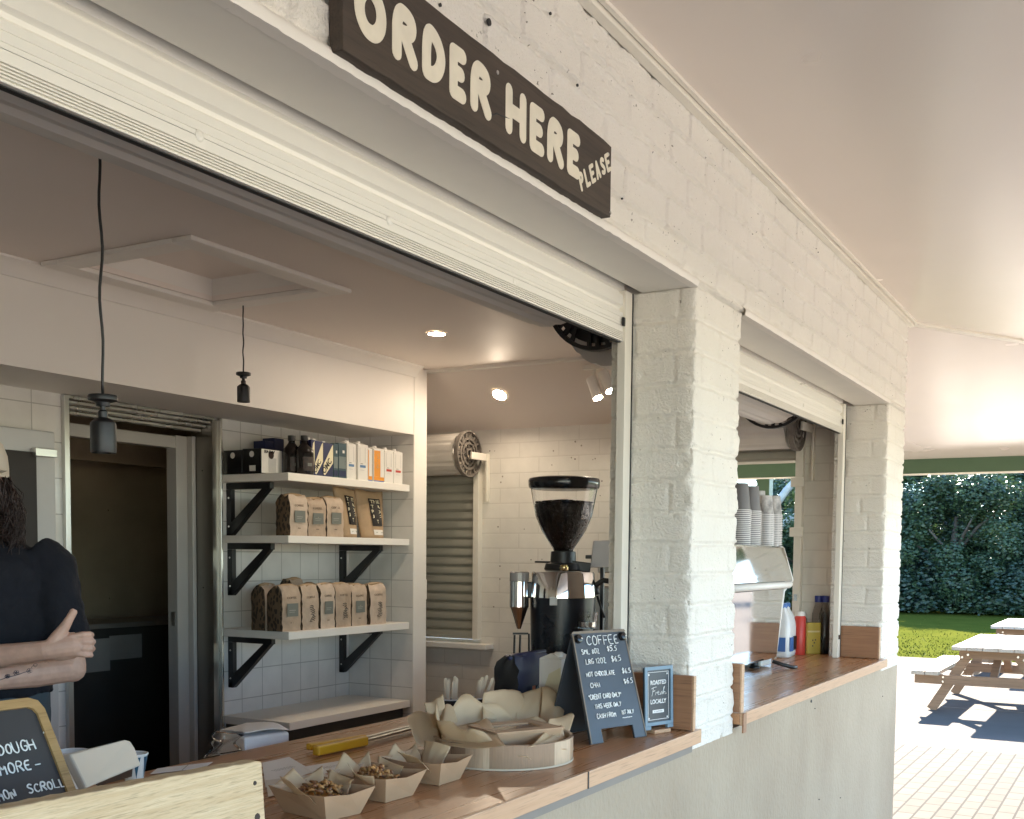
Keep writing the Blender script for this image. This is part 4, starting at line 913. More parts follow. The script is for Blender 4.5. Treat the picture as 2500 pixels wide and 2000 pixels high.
def food_tray(label, c, rz, food, seed, bx=.040, by=.056, tx=.060, ty=.074, h=.049):
    t = thing('food_tray', label, 'food tray', (*c, ZT+.0004), rz, 'kraft food trays lined with parchment'); rr = random.Random(seed); k = MB(); e = .0012
    B0 = [(-bx, -by), (bx, -by), (bx, by), (-bx, by)]; T0 = [(-tx, -ty), (tx, -ty), (tx, ty), (-tx, ty)]
    dip = .006
    vs = [(x, y, 0) for x, y in B0]; 
    top = []
    for i in range(4):
        a, b = T0[i], T0[(i+1) % 4]
        for q in (0, .5): top.append((a[0]+(b[0]-a[0])*q, a[1]+(b[1]-a[1])*q, h-(dip if q else 0)))
    inn = [(x*.965, y*.97, e) for x, y in B0]; ti = [(x*.975, y*.98, z) for x, y, z in top]
    V = vs+top+inn+ti; fs = [(3, 2, 1, 0), (12, 13, 14, 15)]
    for i in range(4):
        j_ = (i+1) % 4; a = 4+2*i; m = a+1; b = 4+2*j_
        fs += [(i, j_, b, m, a), (12+i, 12+i+0, 12+i)][:1]; fs.append((12+j_, 12+i, a+12, m+12, b+12)); fs.append((a, m, m+12, a+12)); fs.append((m, b, b+12, m+12))
    k.add(V, fs); k.build('tray', m_kraft, t, local=True)
    # parchment: floor sheet plus four standing flaps
    Pp = [((-.05, .068, .05), (.01, .085, .085), (.03, .03, .012), (-.035, .03, .010)), ((-.072, -.06, .06), (-.075, .01, .088), (-.025, .02, .01), (-.03, -.03, .008)),
          ((.07, .055, .075), (.058, -.02, .066), (.03, -.02, .012), (.03, .03, .014)), ((.0, .07, .045), (.066, .07, .078), (.04, .035, .015), (.0, .04, .012))]
    for i, q in enumerate(Pp):
        q = [(x+rr.uniform(-.006, .006), y+rr.uniform(-.006, .006), z*(.84 if z > .03 else 1)+rr.uniform(-.006, .006)*(z > .03)) for x, y, z in q]
        patch('parchment', q, t, m_parch, rr.uniform(-.008, .010), 8, seed*10+i, local=True)
    patch('parchment', [(-.034, .045, .012), (.034, .045, .012), (.034, -.045, .010), (-.034, -.045, .010)], t, m_parch, .002, 8, seed, local=True)
    if food:
        f = thing('pastry', food, 'pastry', (*c, ZT+.012), rz); k = MB()
        for i in range(95):
            a = rr.uniform(0, 6.28); r = .034*rr.random()**.5; x, y = r*math.cos(a), r*1.25*math.sin(a); z = .014+.022*(1-(r/.036)**2)+rr.uniform(0, .008); b = rr.uniform(0, 3.14); l = rr.uniform(.006, .016)
            d = Vector((math.cos(b)*l, math.sin(b)*l, rr.uniform(-.004, .006)))
            k.mi = rr.choice((0, 0, 1)); k.tube([Vector((x, y, z)), Vector((x, y, z+.002))+d*.5, Vector((x, y, z))+d], [.0022, .0032, .0018], 6)
        k.build('topping', [M('golden flakes', (.42, .21, .07), .5, var=.4, vs=60), M('browned flakes', (.20, .08, .03), .5, var=.4, vs=60)], f, 180, local=True)
        k = MB(); k.ball((0, 0, .008), .036, 20, (1, 1.3, .55)); k.ball((.018, -.028, .010), .016, 12, (1.3, 1, .7)); k.build('dough', M('baked dough', (.52, .25, .06), .5, var=.35, vs=35, bmp=.5, bs=90), f, 180, local=True)
    return t
food_tray('kraft tray with a nut topped pastry, nearest to the pine plank', (1.522, 1.262), math.radians(-9), 'nut topped pastry in the nearest kraft tray', 1)
food_tray('kraft tray with a golden pastry, middle of the three', (1.688, 1.266), math.radians(-4), 'golden flaky pastry in the middle kraft tray', 2)
food_tray('kraft tray lined with parchment, beside the round basket', (1.862, 1.270), math.radians(1), '', 3)
# round basket
bc = Vector((2.157, 1.262, ZT+.0005)); R = .160
t = thing('round_basket', 'round wooden slatted basket holding parchment and a kraft box', 'basket', bc)
ms = wood('basket slats', (.50, .38, .27), (.68, .56, .43), .45, 'Z', 1.2, .2)
mk = [M('basket slat tone %s' % n_, c_, .5, var=.12, vs=40, stretch=(6, 6, .5)) for n_, c_ in (('a', (.37, .26, .17)), ('b', (.46, .34, .235)), ('c', (.29, .195, .125)), ('d', (.53, .41, .29)))]
k = MB(); n = 72; rr = random.Random(8); ci = 0
for i in range(n):
    if i % rr.choice((2, 3)) == 0: ci = rr.randrange(4)
    a0, a1 = 2*math.pi*i/n, 2*math.pi*(i+1)/n; k.mi = ci; P = lambda r, a, z: (bc.x+r*math.cos(a), bc.y+r*math.sin(a), bc.z+z)
    k.quad(P(R, a0, .004), P(R, a1, .004), P(R, a1, .054), P(R, a0, .054)); k.quad(P(R-.008, a1, .004), P(R-.008, a0, .004), P(R-.008, a0, .054), P(R-.008, a1, .054)); k.quad(P(R, a0, .054), P(R, a1, .054), P(R-.008, a1, .054), P(R-.008, a0, .054))
k.build('slat_wall', mk, t, fix=False)
k = MB(); k.lathe([(R-.002, 0), (R+.001, 0), (R+.001, .0038), (R-.01, .0038), (0, .0038)], bc, 72); k.build('base', M('pale basket rim', (.60, .52, .41), .45), t, 30)
an = math.radians(-66)
for i, s in enumerate(('WOOD', 'CRAFT')):
    o = bc+Vector((math.cos(an), math.sin(an), 0))*(R+.0012); tx = Vector((-math.sin(an), math.cos(an), 0)); text_fit('stamp', s, m_hair, t, o+Vector((0, 0, .030-.012*i)), tx, (0, 0, 1), .017, .005, .0, .0003)
q = lambda zx, zy, Y: pY(900+zx/3.593, 1600+zy/3.593, Y)
tt = thing('parchment_lining', 'crumpled sheets of baking parchment standing up out of the round basket', 'baking paper', (2.157, 1.262, ZT+.01))
for i, (cs, bl) in enumerate((
    (((305, 500, 1.44), (520, 400, 1.45), (650, 790, 1.35), (410, 760, 1.37)), .025), (((490, 400, 1.44), (655, 325, 1.43), (700, 640, 1.38), (560, 640, 1.38)), .006), (((610, 500, 1.42), (735, 420, 1.42), (785, 590, 1.37), (640, 620, 1.36)), -.01),
    (((640, 600, 1.38), (1035, 520, 1.34), (1200, 800, 1.135), (640, 790, 1.32)), .006), (((1005, 320, 1.39), (1320, 305, 1.385), (1500, 600, 1.33), (1000, 560, 1.36)), -.012), (((1300, 315, 1.385), (1530, 250, 1.36), (1505, 590, 1.31), (1290, 590, 1.33)), .004),
    (((1525, 240, 1.36), (1720, 450, 1.30), (1700, 620, 1.25), (1500, 620, 1.30)), -.012), (((1600, 520, 1.24), (1830, 450, 1.22), (1745, 725, 1.20), (1550, 640, 1.22)), .016), (((1615, 615, 1.18), (1690, 588, 1.17), (1725, 725, 1.14), (1400, 800, 1.125)), .008))):
    patch('sheet', [q(*c) for c in cs], tt, m_parch, bl, 12, 40+i, jit=.0011, rd=(.42, 0, .1, 0, .05, 0, .1, .3, .25)[i])
k = MB(); n = 96; m_ = 7; rr = random.Random(14)
def lh(a):      # how far the lining stands above the rim, by direction
    d = math.degrees(a) % 360
    pts = [(0, .055), (40, .10), (75, .105), (110, .10), (150, .095), (185, .09), (205, .035), (230, .02), (285, .02), (330, .03), (360, .055)]
    for (a0, h0), (a1, h1) in zip(pts, pts[1:]):
        if a0 <= d <= a1: return h0+(h1-h0)*(d-a0)/(a1-a0)
for i in range(n):
    a = 2*math.pi*i/n; tri = lambda q_: abs((q_/math.pi) % 2-1)*2-1; top = lh(a)+.014*tri(5*a+1)+.010*tri(11*a)
    for j_ in range(m_+1):
        v = j_/m_; r = .112+.034*min(1, v*2)+.022*max(0, v-.5)+.007*(abs(((9*a+v*2)/math.pi) % 2-1)*2-1)*v; k.v.append((bc.x+r*math.cos(a), bc.y+r*math.sin(a), bc.z+.006+top*v))
for i in range(n):
    q_ = (i+1) % n
    for j_ in range(m_): k.f.append((i*(m_+1)+j_, q_*(m_+1)+j_, q_*(m_+1)+j_+1, i*(m_+1)+j_+1)); k.m.append(0)
o = k.build('inner_sheet', m_parch, tt, 180); o.modifiers.new('t', 'SOLIDIFY').thickness = .0006
t = thing('kraft_box', 'small kraft box with a window lid sitting in the round basket', 'box', (2.165, 1.235, ZT+.022), math.radians(-28))
k = MB(); k.prism([(-.075, -.055, .004), (.075, -.055, .004), (.085, -.065, .048), (-.085, -.065, .048)], (0, .12, 0)); k.build('body', m_kraft, t, bevel=.001, local=True)
k = MB(); k.box(-.088, .088, -.067, -.035, .0485, .052); k.box(-.088, .088, .03, .066, .0485, .052); k.box(-.088, -.06, -.0345, .0295, .0485, .052); k.box(.055, .088, -.0345, .0295, .0485, .052); k.build('lid', m_kraft, t, local=True)
MB().box(-.06, .055, -.0345, .0295, .0487, .0495).build('window', M('shiny film window', (.36, .25, .16), .08), t, local=True)
# ------------------------------------------------------------------ chalkboard menu
BLm, BRm = Vector((2.421, 1.167, ZT)), Vector((2.615, 1.102, ZT)); xd = (BRm-BLm).normalized(); W_ = (BRm-BLm).length; bk = Vector((-xd.y, xd.x, 0)); TLm = BLm+bk*.080+Vector((0, 0, .272)); yd = (TLm-BLm).normalized(); H_ = (TLm-BLm).length
fm = frame(BLm, xd, yd); t = thing('menu_board', 'small grey easel chalkboard listing COFFEE prices at the end of the counter', 'menu board', BLm)
def fp(f, x, y, z=0): return f @ Vector((x, y, z))
o = [(0, 0), (.045, 0), (.045, .034), (W_-.045, .034), (W_-.045, 0), (W_, 0), (W_-.006, H_-.008), (W_-.014, H_), (.014, H_), (.006, H_-.008)]
k = MB(); k.prism([fp(fm, x, y, -.006) for x, y in o], fm.to_3x3() @ Vector((0, 0, .006))); k.build('board', m_slate, t, bevel=.001)
k = MB(); mf = M('greyed wood rim', (.20, .155, .11), .5)
k.prism([fp(fm, x, y, .0003) for x, y in ((.004, H_-.007), (W_-.004, H_-.007), (W_-.008, H_-.001), (.012, H_-.001))], fm.to_3x3() @ Vector((0, 0, .001)))
for x0, s in ((.0005, 1), (W_-.0005, -1)): k.prism([fp(fm, a, b, .0003) for a, b in ((x0, .002), (x0+s*.0035, .002), (x0+s*.010, H_-.008), (x0+s*.006, H_-.008))], fm.to_3x3() @ Vector((0, 0, .001)))
k.build('rim', mf, t)
k = MB(); lo = BLm+bk*.165
k.prism([lo+xd*.012, lo+xd*(W_-.012), TLm+xd*(W_-.012)-yd*.02+bk*.010, TLm+xd*.012-yd*.02+bk*.010], bk*.005); k.build('back_leg', m_slate, t)
for x in (.022, W_-.022):
    k = MB(); c = fp(fm, x, H_-.020, .0); k.lathe([(.0115, 0), (.0115, .006), (.009, .010), (.003, .0115)], c, 18, fm.to_3x3() @ Vector((0, 0, 1))); kb = k.build('knob', m_blackgl, t, 40)
    k = MB(); k.ball(fp(fm, x+.003, H_-.021, .012), .0035, 8); k.build('screw', m_steel, kb, 180)
fc = frame(fp(fm, 0, 0, .0012), xd, yd); u = H_
chalk('chalk_writing', [('COFFEE', W_*.25, u*.868, .0225, 1.0), ('SML 8OZ', W_*.13, u*.79, .0125, .9), ('$5.5', W_*.58, u*.80, .0135, 1), ('LRG 12OZ', W_*.17, u*.70, .013, .9), ('$6.5', W_*.62, u*.705, .014, 1), ('HOT CHOCOLATE', W_*.14, u*.588, .0115, .80), ('$6.5', W_*.77, u*.59, .0125, 1), ('CHAI', W_*.17, u*.49, .0125, .95), ('$6.5', W_*.77, u*.495, .0125, 1),
                       ('*CREDIT CARD ONLY*', W_*.10, u*.385, .0118, .72), ('THIS WEEK ONLY', W_*.18, u*.30, .0112, .76), ('CASH FROM', W_*.18, u*.213, .0115, .78), ('1ST JULY', W_*.62, u*.225, .010, .76), ('_____', W_*.62, u*.195, .006, 1.2)], fc, t, m_chalk, .00115)
# little framed sign
P0 = Vector((2.638, 1.118, ZT+.022)); fs_ = frame(P0, xd, (bk*.03+Vector((0, 0, 1)))); w, h = .106, .150; mb = M('blue grey frame paint', (.17, .27, .36), .45)
t = thing('table_sign', 'little blue framed sign reading ROASTED Fresh LOCALLY on a wood foot', 'sign', P0)
k = MB(); k.prism([fp(fs_, x, y, -.006) for x, y in ((0, 0), (w, 0), (w, h), (0, h))], fs_.to_3x3() @ Vector((0, 0, .006))); k.build('panel', M('slate print', (.05, .065, .08), .4), t)
k = MB()
def rect(x0, x1, y0, y1, z0, z1): k.prism([fp(fs_, x, y, z0) for x, y in ((x0, y0), (x1, y0), (x1, y1), (x0, y1))], fs_.to_3x3() @ Vector((0, 0, z1-z0)))
rect(-.002, .007, -.002, h+.002, .0002, .004); rect(w-.007, w+.002, -.002, h+.002, .0002, .004); rect(.0072, w-.0072, h-.007, h+.002, .0002, .004); rect(.0072, w-.0072, -.002, .007, .0002, .004); rect(-.002, .02, -.012, -.0025, -.004, .004); rect(w-.02, w+.002, -.012, -.0025, -.004, .004); k.build('frame', mb, t)
k = MB()
for a, b, c, d in ((.012, w-.012, h-.0135, h-.0125), (.012, w-.012, .0125, .0135), (.012, .013, .0136, h-.0136), (w-.013, w-.012, .0136, h-.0136)): rect(a, b, c, d, .0003, .0009)
for x in (.014, w-.020):
    for y in (.015, h-.021): rect(x, x+.004, y, y+.004, .0003, .0009)
k.build('border_line', m_chalk, t)
for s, x, y, ww, hh, bo, sl in (('ROASTED', .022, .104, .062, .012, .03, 0), ('LOCALLY', .022, .054, .062, .012, .03, 0)): text_fit('print', s, m_chalk, t, fp(fs_, x, y, .0004), xd, fs_.col[1].to_3d(), ww, hh, bo, .0004)
ff = frame(fp(fs_, .026, .075, .0005), xd, fs_.col[1].to_3d()); k = MB()
for st in ([(0, 18), (6, 21), (16, 22)], [(6, 21), (4, 9), (1, 0)], [(3, 11), (11, 13)], [(12, 2), (14, 9), (16, 7), (19, 9)], [(19, 5), (24, 8), (22, 11), (19, 8), (21, 2), (25, 3)], [(27, 3), (32, 10), (30, 3), (27, 2)], [(33, 2), (42, 22), (39, 20), (36, 2), (40, 9), (43, 8), (43, 2), (48, 4)]): k.tube([ff @ Vector((a*.00125, b*.00105, 0)) for a, b in st], .0007, 5)
k.build('script_print', m_chalk, t, fix=False)
k = MB(); rect(.030, .074, .030, .038, .0003, .0009); k.build('banner', m_chalk, t)
text_fit('print', 'COFFEE', M('slate print', (.05, .065, .08), .4), t, fp(fs_, .035, .032, .0011), xd, fs_.col[1].to_3d(), .034, .004, 0, .0003)
c = P0+xd*(w*.5)-Vector((0, 0, .022)); k = MB(); k.prism([c-xd*.032-bk*.016, c+xd*.032-bk*.016, c+xd*.032+bk*.024, c-xd*.032+bk*.024], (0, 0, .0098)); k.build('foot', m_edge, t, bevel=.0015)
# ------------------------------------------------------------------ cups with stirrers
msk = M('birch stirrer', (.62, .48, .34), .6, var=.1, vs=60, stretch=(1, 1, .1))
def cupthing(label, c, r0, r1, h, mat, group=None, band=None, inner=m_paper):
    t = thing('paper_cup', label, 'paper cup', c, group=group); c = Vector(c)
    k = MB(); k.lathe([(r0*.9, .002), (r0, .0), (r0, .003), (r1, h-.002), (r1-.0008, h-.002), (r0-.001, .006), (.001, .006)], c, 28); k.build('body', mat, t, 40)
    k = MB(); k.lathe([(r1+.0012, h-.0019), (r1+.0018, h), (r1+.0006, h+.0012), (r1-.0012, h)], c, 28, caps=False); k.build('rim', inner, t, 60); return t
for (px, py, z, lab, n_, lean) in ((1160, 1704, 1.136, 'black paper cup holding leaning wooden stirrers, right of the pair', 7, (.30, 0)), (1100, 1707, 1.134, 'black paper cup holding upright wooden stirrers, left of the pair', 6, (.02, 0))):
    p = pZ(px, py, z); h = z-ZT; cupthing(lab, (p.x, p.y, ZT+.0003), .019, .0245, h, m_black, 'black cups of stirrers')
    for i in range(n_):
        rr = random.Random(i+int(px)); a = 2*math.pi*i/n_; b0 = Vector((p.x+.010*math.cos(a), p.y+.010*math.sin(a), ZT+.008)); tip = Vector((p.x+.016*math.cos(a), p.y+.016*math.sin(a), z+.052+rr.uniform(-.006, .008)))+RT*(lean[0]*.13*(.5+.5*math.cos(a*.5)))
        d = tip-b0; sdir = d.cross(fw).normalized()*.0042; k = MB(); o_ = [b0-sdir, b0+sdir]+[tip-d.normalized()*.004+sdir]+[tip+sdir*.5, tip-sdir*.5]+[tip-d.normalized()*.004-sdir]
        k.prism(o_, fw*.0016); tag(k.build('stirrer', msk, None, bevel=.0004), 'flat wooden stirrer leaning in the right hand black cup' if lean[0] > .1 else 'flat wooden stirrer standing in the left hand black cup', 'stirrer', 'wooden stirrers leaning' if lean[0] > .1 else 'wooden stirrers upright')
p = pZ(1126, 1775, ZT); t = thing('coffee_tin', 'small black box with a kraft circle between the stirrer cups', 'box', p)
fb = frame(p-RT*.03, RT, (0, 0, 1)); k = MB(); k.prism([fp(fb, 0, 0), fp(fb, .05, 0), fp(fb, .05, .062), fp(fb, 0, .062)], fw*.03); k.build('body', m_black, t, bevel=.001)
k = MB(); k.lathe([(.016, .0004), (.016, .0012)], fp(fb, .028, .035), 24, -fw); k.build('badge', m_kraft, t)
# ------------------------------------------------------------------ bag and cartons behind the menu
bag('coffee_bag', 'navy foil coffee bag behind the basket, in front of the grinder', 2.600, 2.79, 1.475, .075, ZT, .185, None, 'none', 77, mats=[m_navy, m_black])
t = [o for o in bpy.data.objects if o.get('label', '').startswith('navy foil')][0]
for c in kids(t):
    if c.name.startswith('folded'): c.data.materials[0] = m_navy
panel('red_print', t, M('orange red print', (.6, .16, .05), .5), 2.665, 2.682, 1.467, ZT+.07, ZT+.10); panel('pale_print', t, M('pale blue print', (.2, .25, .35), .5), 2.745, 2.757, 1.467, ZT+.05, ZT+.15)
k = MB(); k.lathe([(.026, 0), (.026, .001), (.02, .001), (.02, 0)], (2.71, 1.467, ZT+.075), 24, (0, -1, 0), caps=False); k.build('ring_print', M('pale blue print', (.2, .25, .35), .5), t)
t = packbox('milk_carton', 'white milk carton with a red label beside the menu board', 'carton', 2.636, 2.70, 1.362, 1.430, ZT, .182, m_pack)
k = MB(); k.prism([(2.636, 1.364, ZT+.1825), (2.636, 1.396, ZT+.196), (2.636, 1.428, ZT+.1825)], (.064, 0, 0)); k.build('gable', m_pack, t); cap(t, 2.655, 1.38, ZT+.187)
panel('label', t, m_red, 2.65, 2.685, 1.362, ZT+.055, ZT+.075); panel('fine_print', t, m_greylab, 2.65, 2.665, 1.362, ZT+.085, ZT+.093); panel('bottle_print', t, M('pale grey pack print', (.6, .6, .58), .4), 2.652, 2.655, 1.362, ZT+.11, ZT+.17); panel('bottle_print', t, M('pale grey pack print', (.6, .6, .58), .4), 2.682, 2.685, 1.362, ZT+.11, ZT+.17)
k = MB(); k.prism([(2.6352, 1.364, ZT+.02), (2.6352, 1.364, ZT+.16), (2.6352, 1.40, ZT+.14), (2.6352, 1.428, ZT+.06), (2.6352, 1.428, ZT+.01)], (-.0006, 0, 0)); k.build('side_band', m_cream, t)
text_fit('side_print', 'C', m_black, t, (2.6342, 1.41, ZT+.04), (0, -1, 0), (0, 0, 1), .035, .05, .03)
t = packbox('milk_carton', 'orange carton half hidden behind the menu board', 'carton', 2.708, 2.745, 1.37, 1.43, ZT, .165, m_orange); panel('foot_panel', t, m_blue, 2.709, 2.744, 1.37, ZT+.005, ZT+.03)
# ------------------------------------------------------------------ tongs, napkins, papers, terminal, left cup
t = thing('serving_tongs', 'steel tongs with yellow plastic grips lying on the counter', 'tongs', (2.1, 1.665, ZT))
A, Bq, Cq = pZ(770, 1834, ZT+.014), pZ(893, 1808, ZT+.014), pZ(1010, 1776, ZT+.012); d = (Bq-A).normalized(); sd_ = Vector((-d.y, d.x, 0))
k = MB(); k.bar(A, Bq, .020, .022); g1 = k.build('grip', m_yellow, t, bevel=.004)
k = MB(); k.bar(A+sd_*.05+d*.03, Bq+sd_*.028+d*.03, .018, .016); k.build('grip', m_yellow, t, bevel=.004)
k = MB(); k.bar(Bq, Cq+d*.05, .012, .006); k.bar(Bq+sd_*.028+d*.03, Cq+d*.05+sd_*.02, .012, .006); k.bar(Cq+d*.05, Cq+d*.12, .03, .005); k.bar(Cq+d*.05+sd_*.022, Cq+d*.13+sd_*.03, .03, .005); k.build('arm', m_steel, t, bevel=.001)
MB().box(1.70, 2.45, 1.8205, 2.08, .955, .985).build('rear_shelf', m_counter, C1)
t = thing('napkin_pack', 'white paper napkins in a torn clear wrapper behind the counter', 'napkins', (1.95, 1.92, .986))
tp = [pY(535, 1776, 2.03), pY(648, 1757, 2.06), pY(706, 1783, 1.90), pY(597, 1797, 1.87)]
k = MB(); k.add([Vector((p.x, p.y, .986)) for p in tp]+[p-Vector((0, 0, .004)) for p in tp], [(0, 1, 2, 3), (4, 5, 6, 7), (0, 1, 5, 4), (1, 2, 6, 5), (2, 3, 7, 6), (3, 0, 4, 7)]); k.build('stack', m_paper, t, bevel=.006)
patch('top_napkin', [p+Vector((0, 0, .004)) for p in tp], t, m_paper, -.006, 8, 4)
k = MB(); rr = random.Random(4)
c0 = [pY(530, 1780, 1.84), pY(598, 1795, 1.83), pY(580, 1835, 1.83), pY(488, 1850, 1.83)]
patch('wrapper', c0, t, m_plastic, .02, 12, 9, jit=.007)
for i, pts in enumerate((((640, 1862), (706, 1848), (768, 1884), (648, 1922)), ((742, 1872), (832, 1857), (862, 1872), (770, 1894)), ((648, 1905), (790, 1888), (830, 1905), (655, 1945)), ((366, 1890), (384, 1876), (520, 1860), (500, 1874)))):
    P = [pZ(x, y, ZT+.0006+.0007*i) for x, y in pts]; k = MB(); k.slab(P, .0004); t = k.build('paper_sheet', m_paper if i != 2 else M('woven paper mat', (.66, .62, .58), .7)); tag(t, ['white printed sheet lying right of the pine plank', 'printed slip behind the middle tray', 'pale paper mat under the nearest tray', 'narrow printed slip behind the pine plank'][i], 'paper')
    mid = (P[0]+P[1]+P[2]+P[3])/4; e = (P[1]-P[0]).normalized()
    k = MB(); f = frame(mid+Vector((0, 0, .0008)), e, Vector((-e.y, e.x, 0)))
    for r_ in range(3 if i < 2 else (1 if i == 3 else 0)):
        for c_ in range(7): k.quad(*[fp(f, -.03+c_*.009, -.008+r_*.006), fp(f, -.03+c_*.009+.006, -.008+r_*.006), fp(f, -.03+c_*.009+.006, -.006+r_*.006), fp(f, -.03+c_*.009, -.006+r_*.006)])
    if k.f: k.build('print', m_greylab, t, fix=False)
t = thing('payment_screen', 'cream plastic payment screen tilted back, between the chalkboard and a paper cup', 'payment screen', (1.3, 1.6, ZT))
mcr = M('cream plastic', (.56, .53, .46), .35, var=.03)
P = [pY(148, 1846, 1.56), pY(288, 1811, 1.64), pY(300, 1815, 1.645), pY(311, 1835, 1.635), pY(326, 1874, 1.60), pY(190, 1931, 1.50)]
k = MB(); k.slab(P, -.016); k.build('back_shell', mcr, t, bevel=.004)
nn = (P[1]-P[0]).cross(P[5]-P[0]).normalized(); nn = nn if nn.y < 0 else -nn
k = MB(); k.lathe([(.008, .001), (.008, .004), (.004, .003)], pY(289, 1880, 1.585)+nn*.004, 20, nn); k.build('dark_hole', m_gap, t)
k = MB(); k.tube([pY(278, 1817, 1.632)+nn*.002, pY(206, 1922, 1.515)+nn*.002], .0012, 6); k.build('seam', m_greylab, t)
k = MB(); k.slab([pY(230, 1905, 1.53), pY(324, 1877, 1.60), pY(322, 1896, 1.62), pY(240, 1920, 1.55)], .012); k.build('stand', m_black, t)
p = pZ(327, 1840, 1.118); cupthing('blue and white patterned paper cup right of the payment screen', (p.x, p.y, ZT), .017, .026, .0595, m_pack); t = [o for o in bpy.data.objects if o.get('label', '').startswith('blue and white')][0]
k = MB()
for i in range(7):
    a0 = 2*math.pi*i/7+.3; P = lambda an, z: (p.x+(.0172+(.009*z/.06)+.0006)*math.cos(an), p.y+(.0172+.009*z/.06+.0006)*math.sin(an), ZT+z)
    k.add([P(a0, .055), P(a0+.3, .055), P(a0+.6, .055), P(a0+.15, .035), P(a0+.45, .035), P(a0+.3, .012)], [(0, 1, 3), (1, 2, 4), (1, 4, 3), (3, 4, 5)])
k.build('pattern', M('deep teal print', (.02, .09, .15), .4), t, fix=False)
p = pZ(176, 1834, 1.13); cupthing('plain white paper cup mostly hidden by the payment screen', (p.x, p.y, ZT), .022, .032, .071, m_pack)
# chalkboard at the left
XR = 1.05; TR = pX(96, 1701, XR); BR_ = pX(185, 1932, XR); e = (BR_-TR); BRf = TR+e*((ZT-TR.z)/e.z)
t = thing('cake_board', 'dark chalkboard in a tan wooden frame leaning behind the pine plank', 'chalkboard', BRf); W2 = .60; H2 = (TR-BRf).length; f2 = frame(BRf-Vector((W2, 0, 0)), (1, 0, 0), TR-BRf)
k = MB(); k.prism([fp(f2, x, y, -.008) for x, y in ((.012, .012), (W2-.012, .012), (W2-.012, H2-.012), (.012, H2-.012))], f2.to_3x3() @ Vector((0, 0, .006))); k.build('slate', M('dark chalk slate', (.040, .040, .043), .5, var=.15, vs=5), t)
o = [(0, 0), (W2, 0), (W2, H2-.02), (W2-.006, H2-.006), (W2-.02, H2), (0, H2)]; i_ = [(.014, .014), (W2-.014, .014), (W2-.014, H2-.026), (W2-.018, H2-.018), (W2-.026, H2-.014), (.014, H2-.014)]
k = MB(); F0 = [fp(f2, *a, -.010) for a in o]; F1 = [fp(f2, *a, .002) for a in o]; G0 = [fp(f2, *a, -.010) for a in i_]; G1 = [fp(f2, *a, .002) for a in i_]; n = 6; k.add(F0+F1+G0+G1, sum([[(i, (i+1) % n, n+(i+1) % n, n+i), (n+i, n+(i+1) % n, 3*n+(i+1) % n, 3*n+i), (3*n+i, 3*n+(i+1) % n, 2*n+(i+1) % n, 2*n+i), (2*n+i, 2*n+(i+1) % n, (i+1) % n, i)] for i in range(n)], [])); k.build('frame', wood('tan frame timber', (.30, .185, .07), (.42, .27, .12), .45, 'X', 2, .2), t)
def on2(px, py):    # board coordinates of a photo pixel
    r = ray(px, py); nrm = f2.col[2].to_3d(); s = (f2.col[3].to_3d()-EYE).dot(nrm)/r.dot(nrm); return f2.inverted() @ (EYE+r*s)
L = []
for txt, px, py, hpx, wf, nl in (('SOURDOUGH', -2, 1844, 26, .86, 4), ('SMORE', 2, 1892, 25, .93, 1), ('CINNAMON', 2, 1955, 23, .80, 5)):
    a, b = on2(px, py), on2(px, py-hpx); h = abs(b.y-a.y); wid = sum((max(x for s in SF[c] for x, _ in s)+1.5)*h/6*wf for c in txt[:nl]); L.append((txt, a.x-wid, a.y, h, wf))
a = on2(72, 1937); L.append(('SCROLL', a.x, a.y, abs(on2(72, 1915).y-a.y), .95)); a = on2(83, 1900-27); L += [("'", on2(108, 1798).x, on2(108, 1798).y-.006, .012), ('-', on2(86, 1868).x, on2(86, 1868).y-.006, .013, 1.4), ('$8', on2(128, 1950).x, on2(130, 1950).y-.01, .015, 1.4)]
chalk('chalk_writing', L, frame(fp(f2, 0, 0, -.0012), (1, 0, 0), TR-BRf), t, m_chalk, .0012)
# pine plank in front
A, Bq = pY(640, 1856, 1.10), pY(-60, 1988, 1.085); t = thing('pine_plank', 'pale weathered pine plank standing on edge at the left front of the counter', 'plank', (A.x, A.y, ZT))
k = MB(); dx = (A-Bq); nx = 40; rr = random.Random(12); top = []
for i in range(nx+1): q_ = Bq-dx*.3+dx*1.3*i/nx; top.append((q_.x, q_.y, q_.z+rr.uniform(-.0008, .0008)-(.002 if i == nx else 0)))
bot = [(Bq.x-dx.x*.3, Bq.y-dx.y*.3, ZT+.001), (A.x+.012, A.y, ZT+.001)]
k.prism([bot[0], bot[1]]+top[::-1], (0, .028, 0)); k.build('board', m_pine, t, bevel=.0025)
k = MB(); c = pY(622, 1912, 1.0995); k.lathe([(.0035, .0), (.003, .0012)], c, 8, (0, -1, 0)); c = pY(628, 1995, 1.0995); k.lathe([(.006, .0), (.005, .0012)], c, 8, (0, -1, 0)); k.build('knot', m_hair, t)
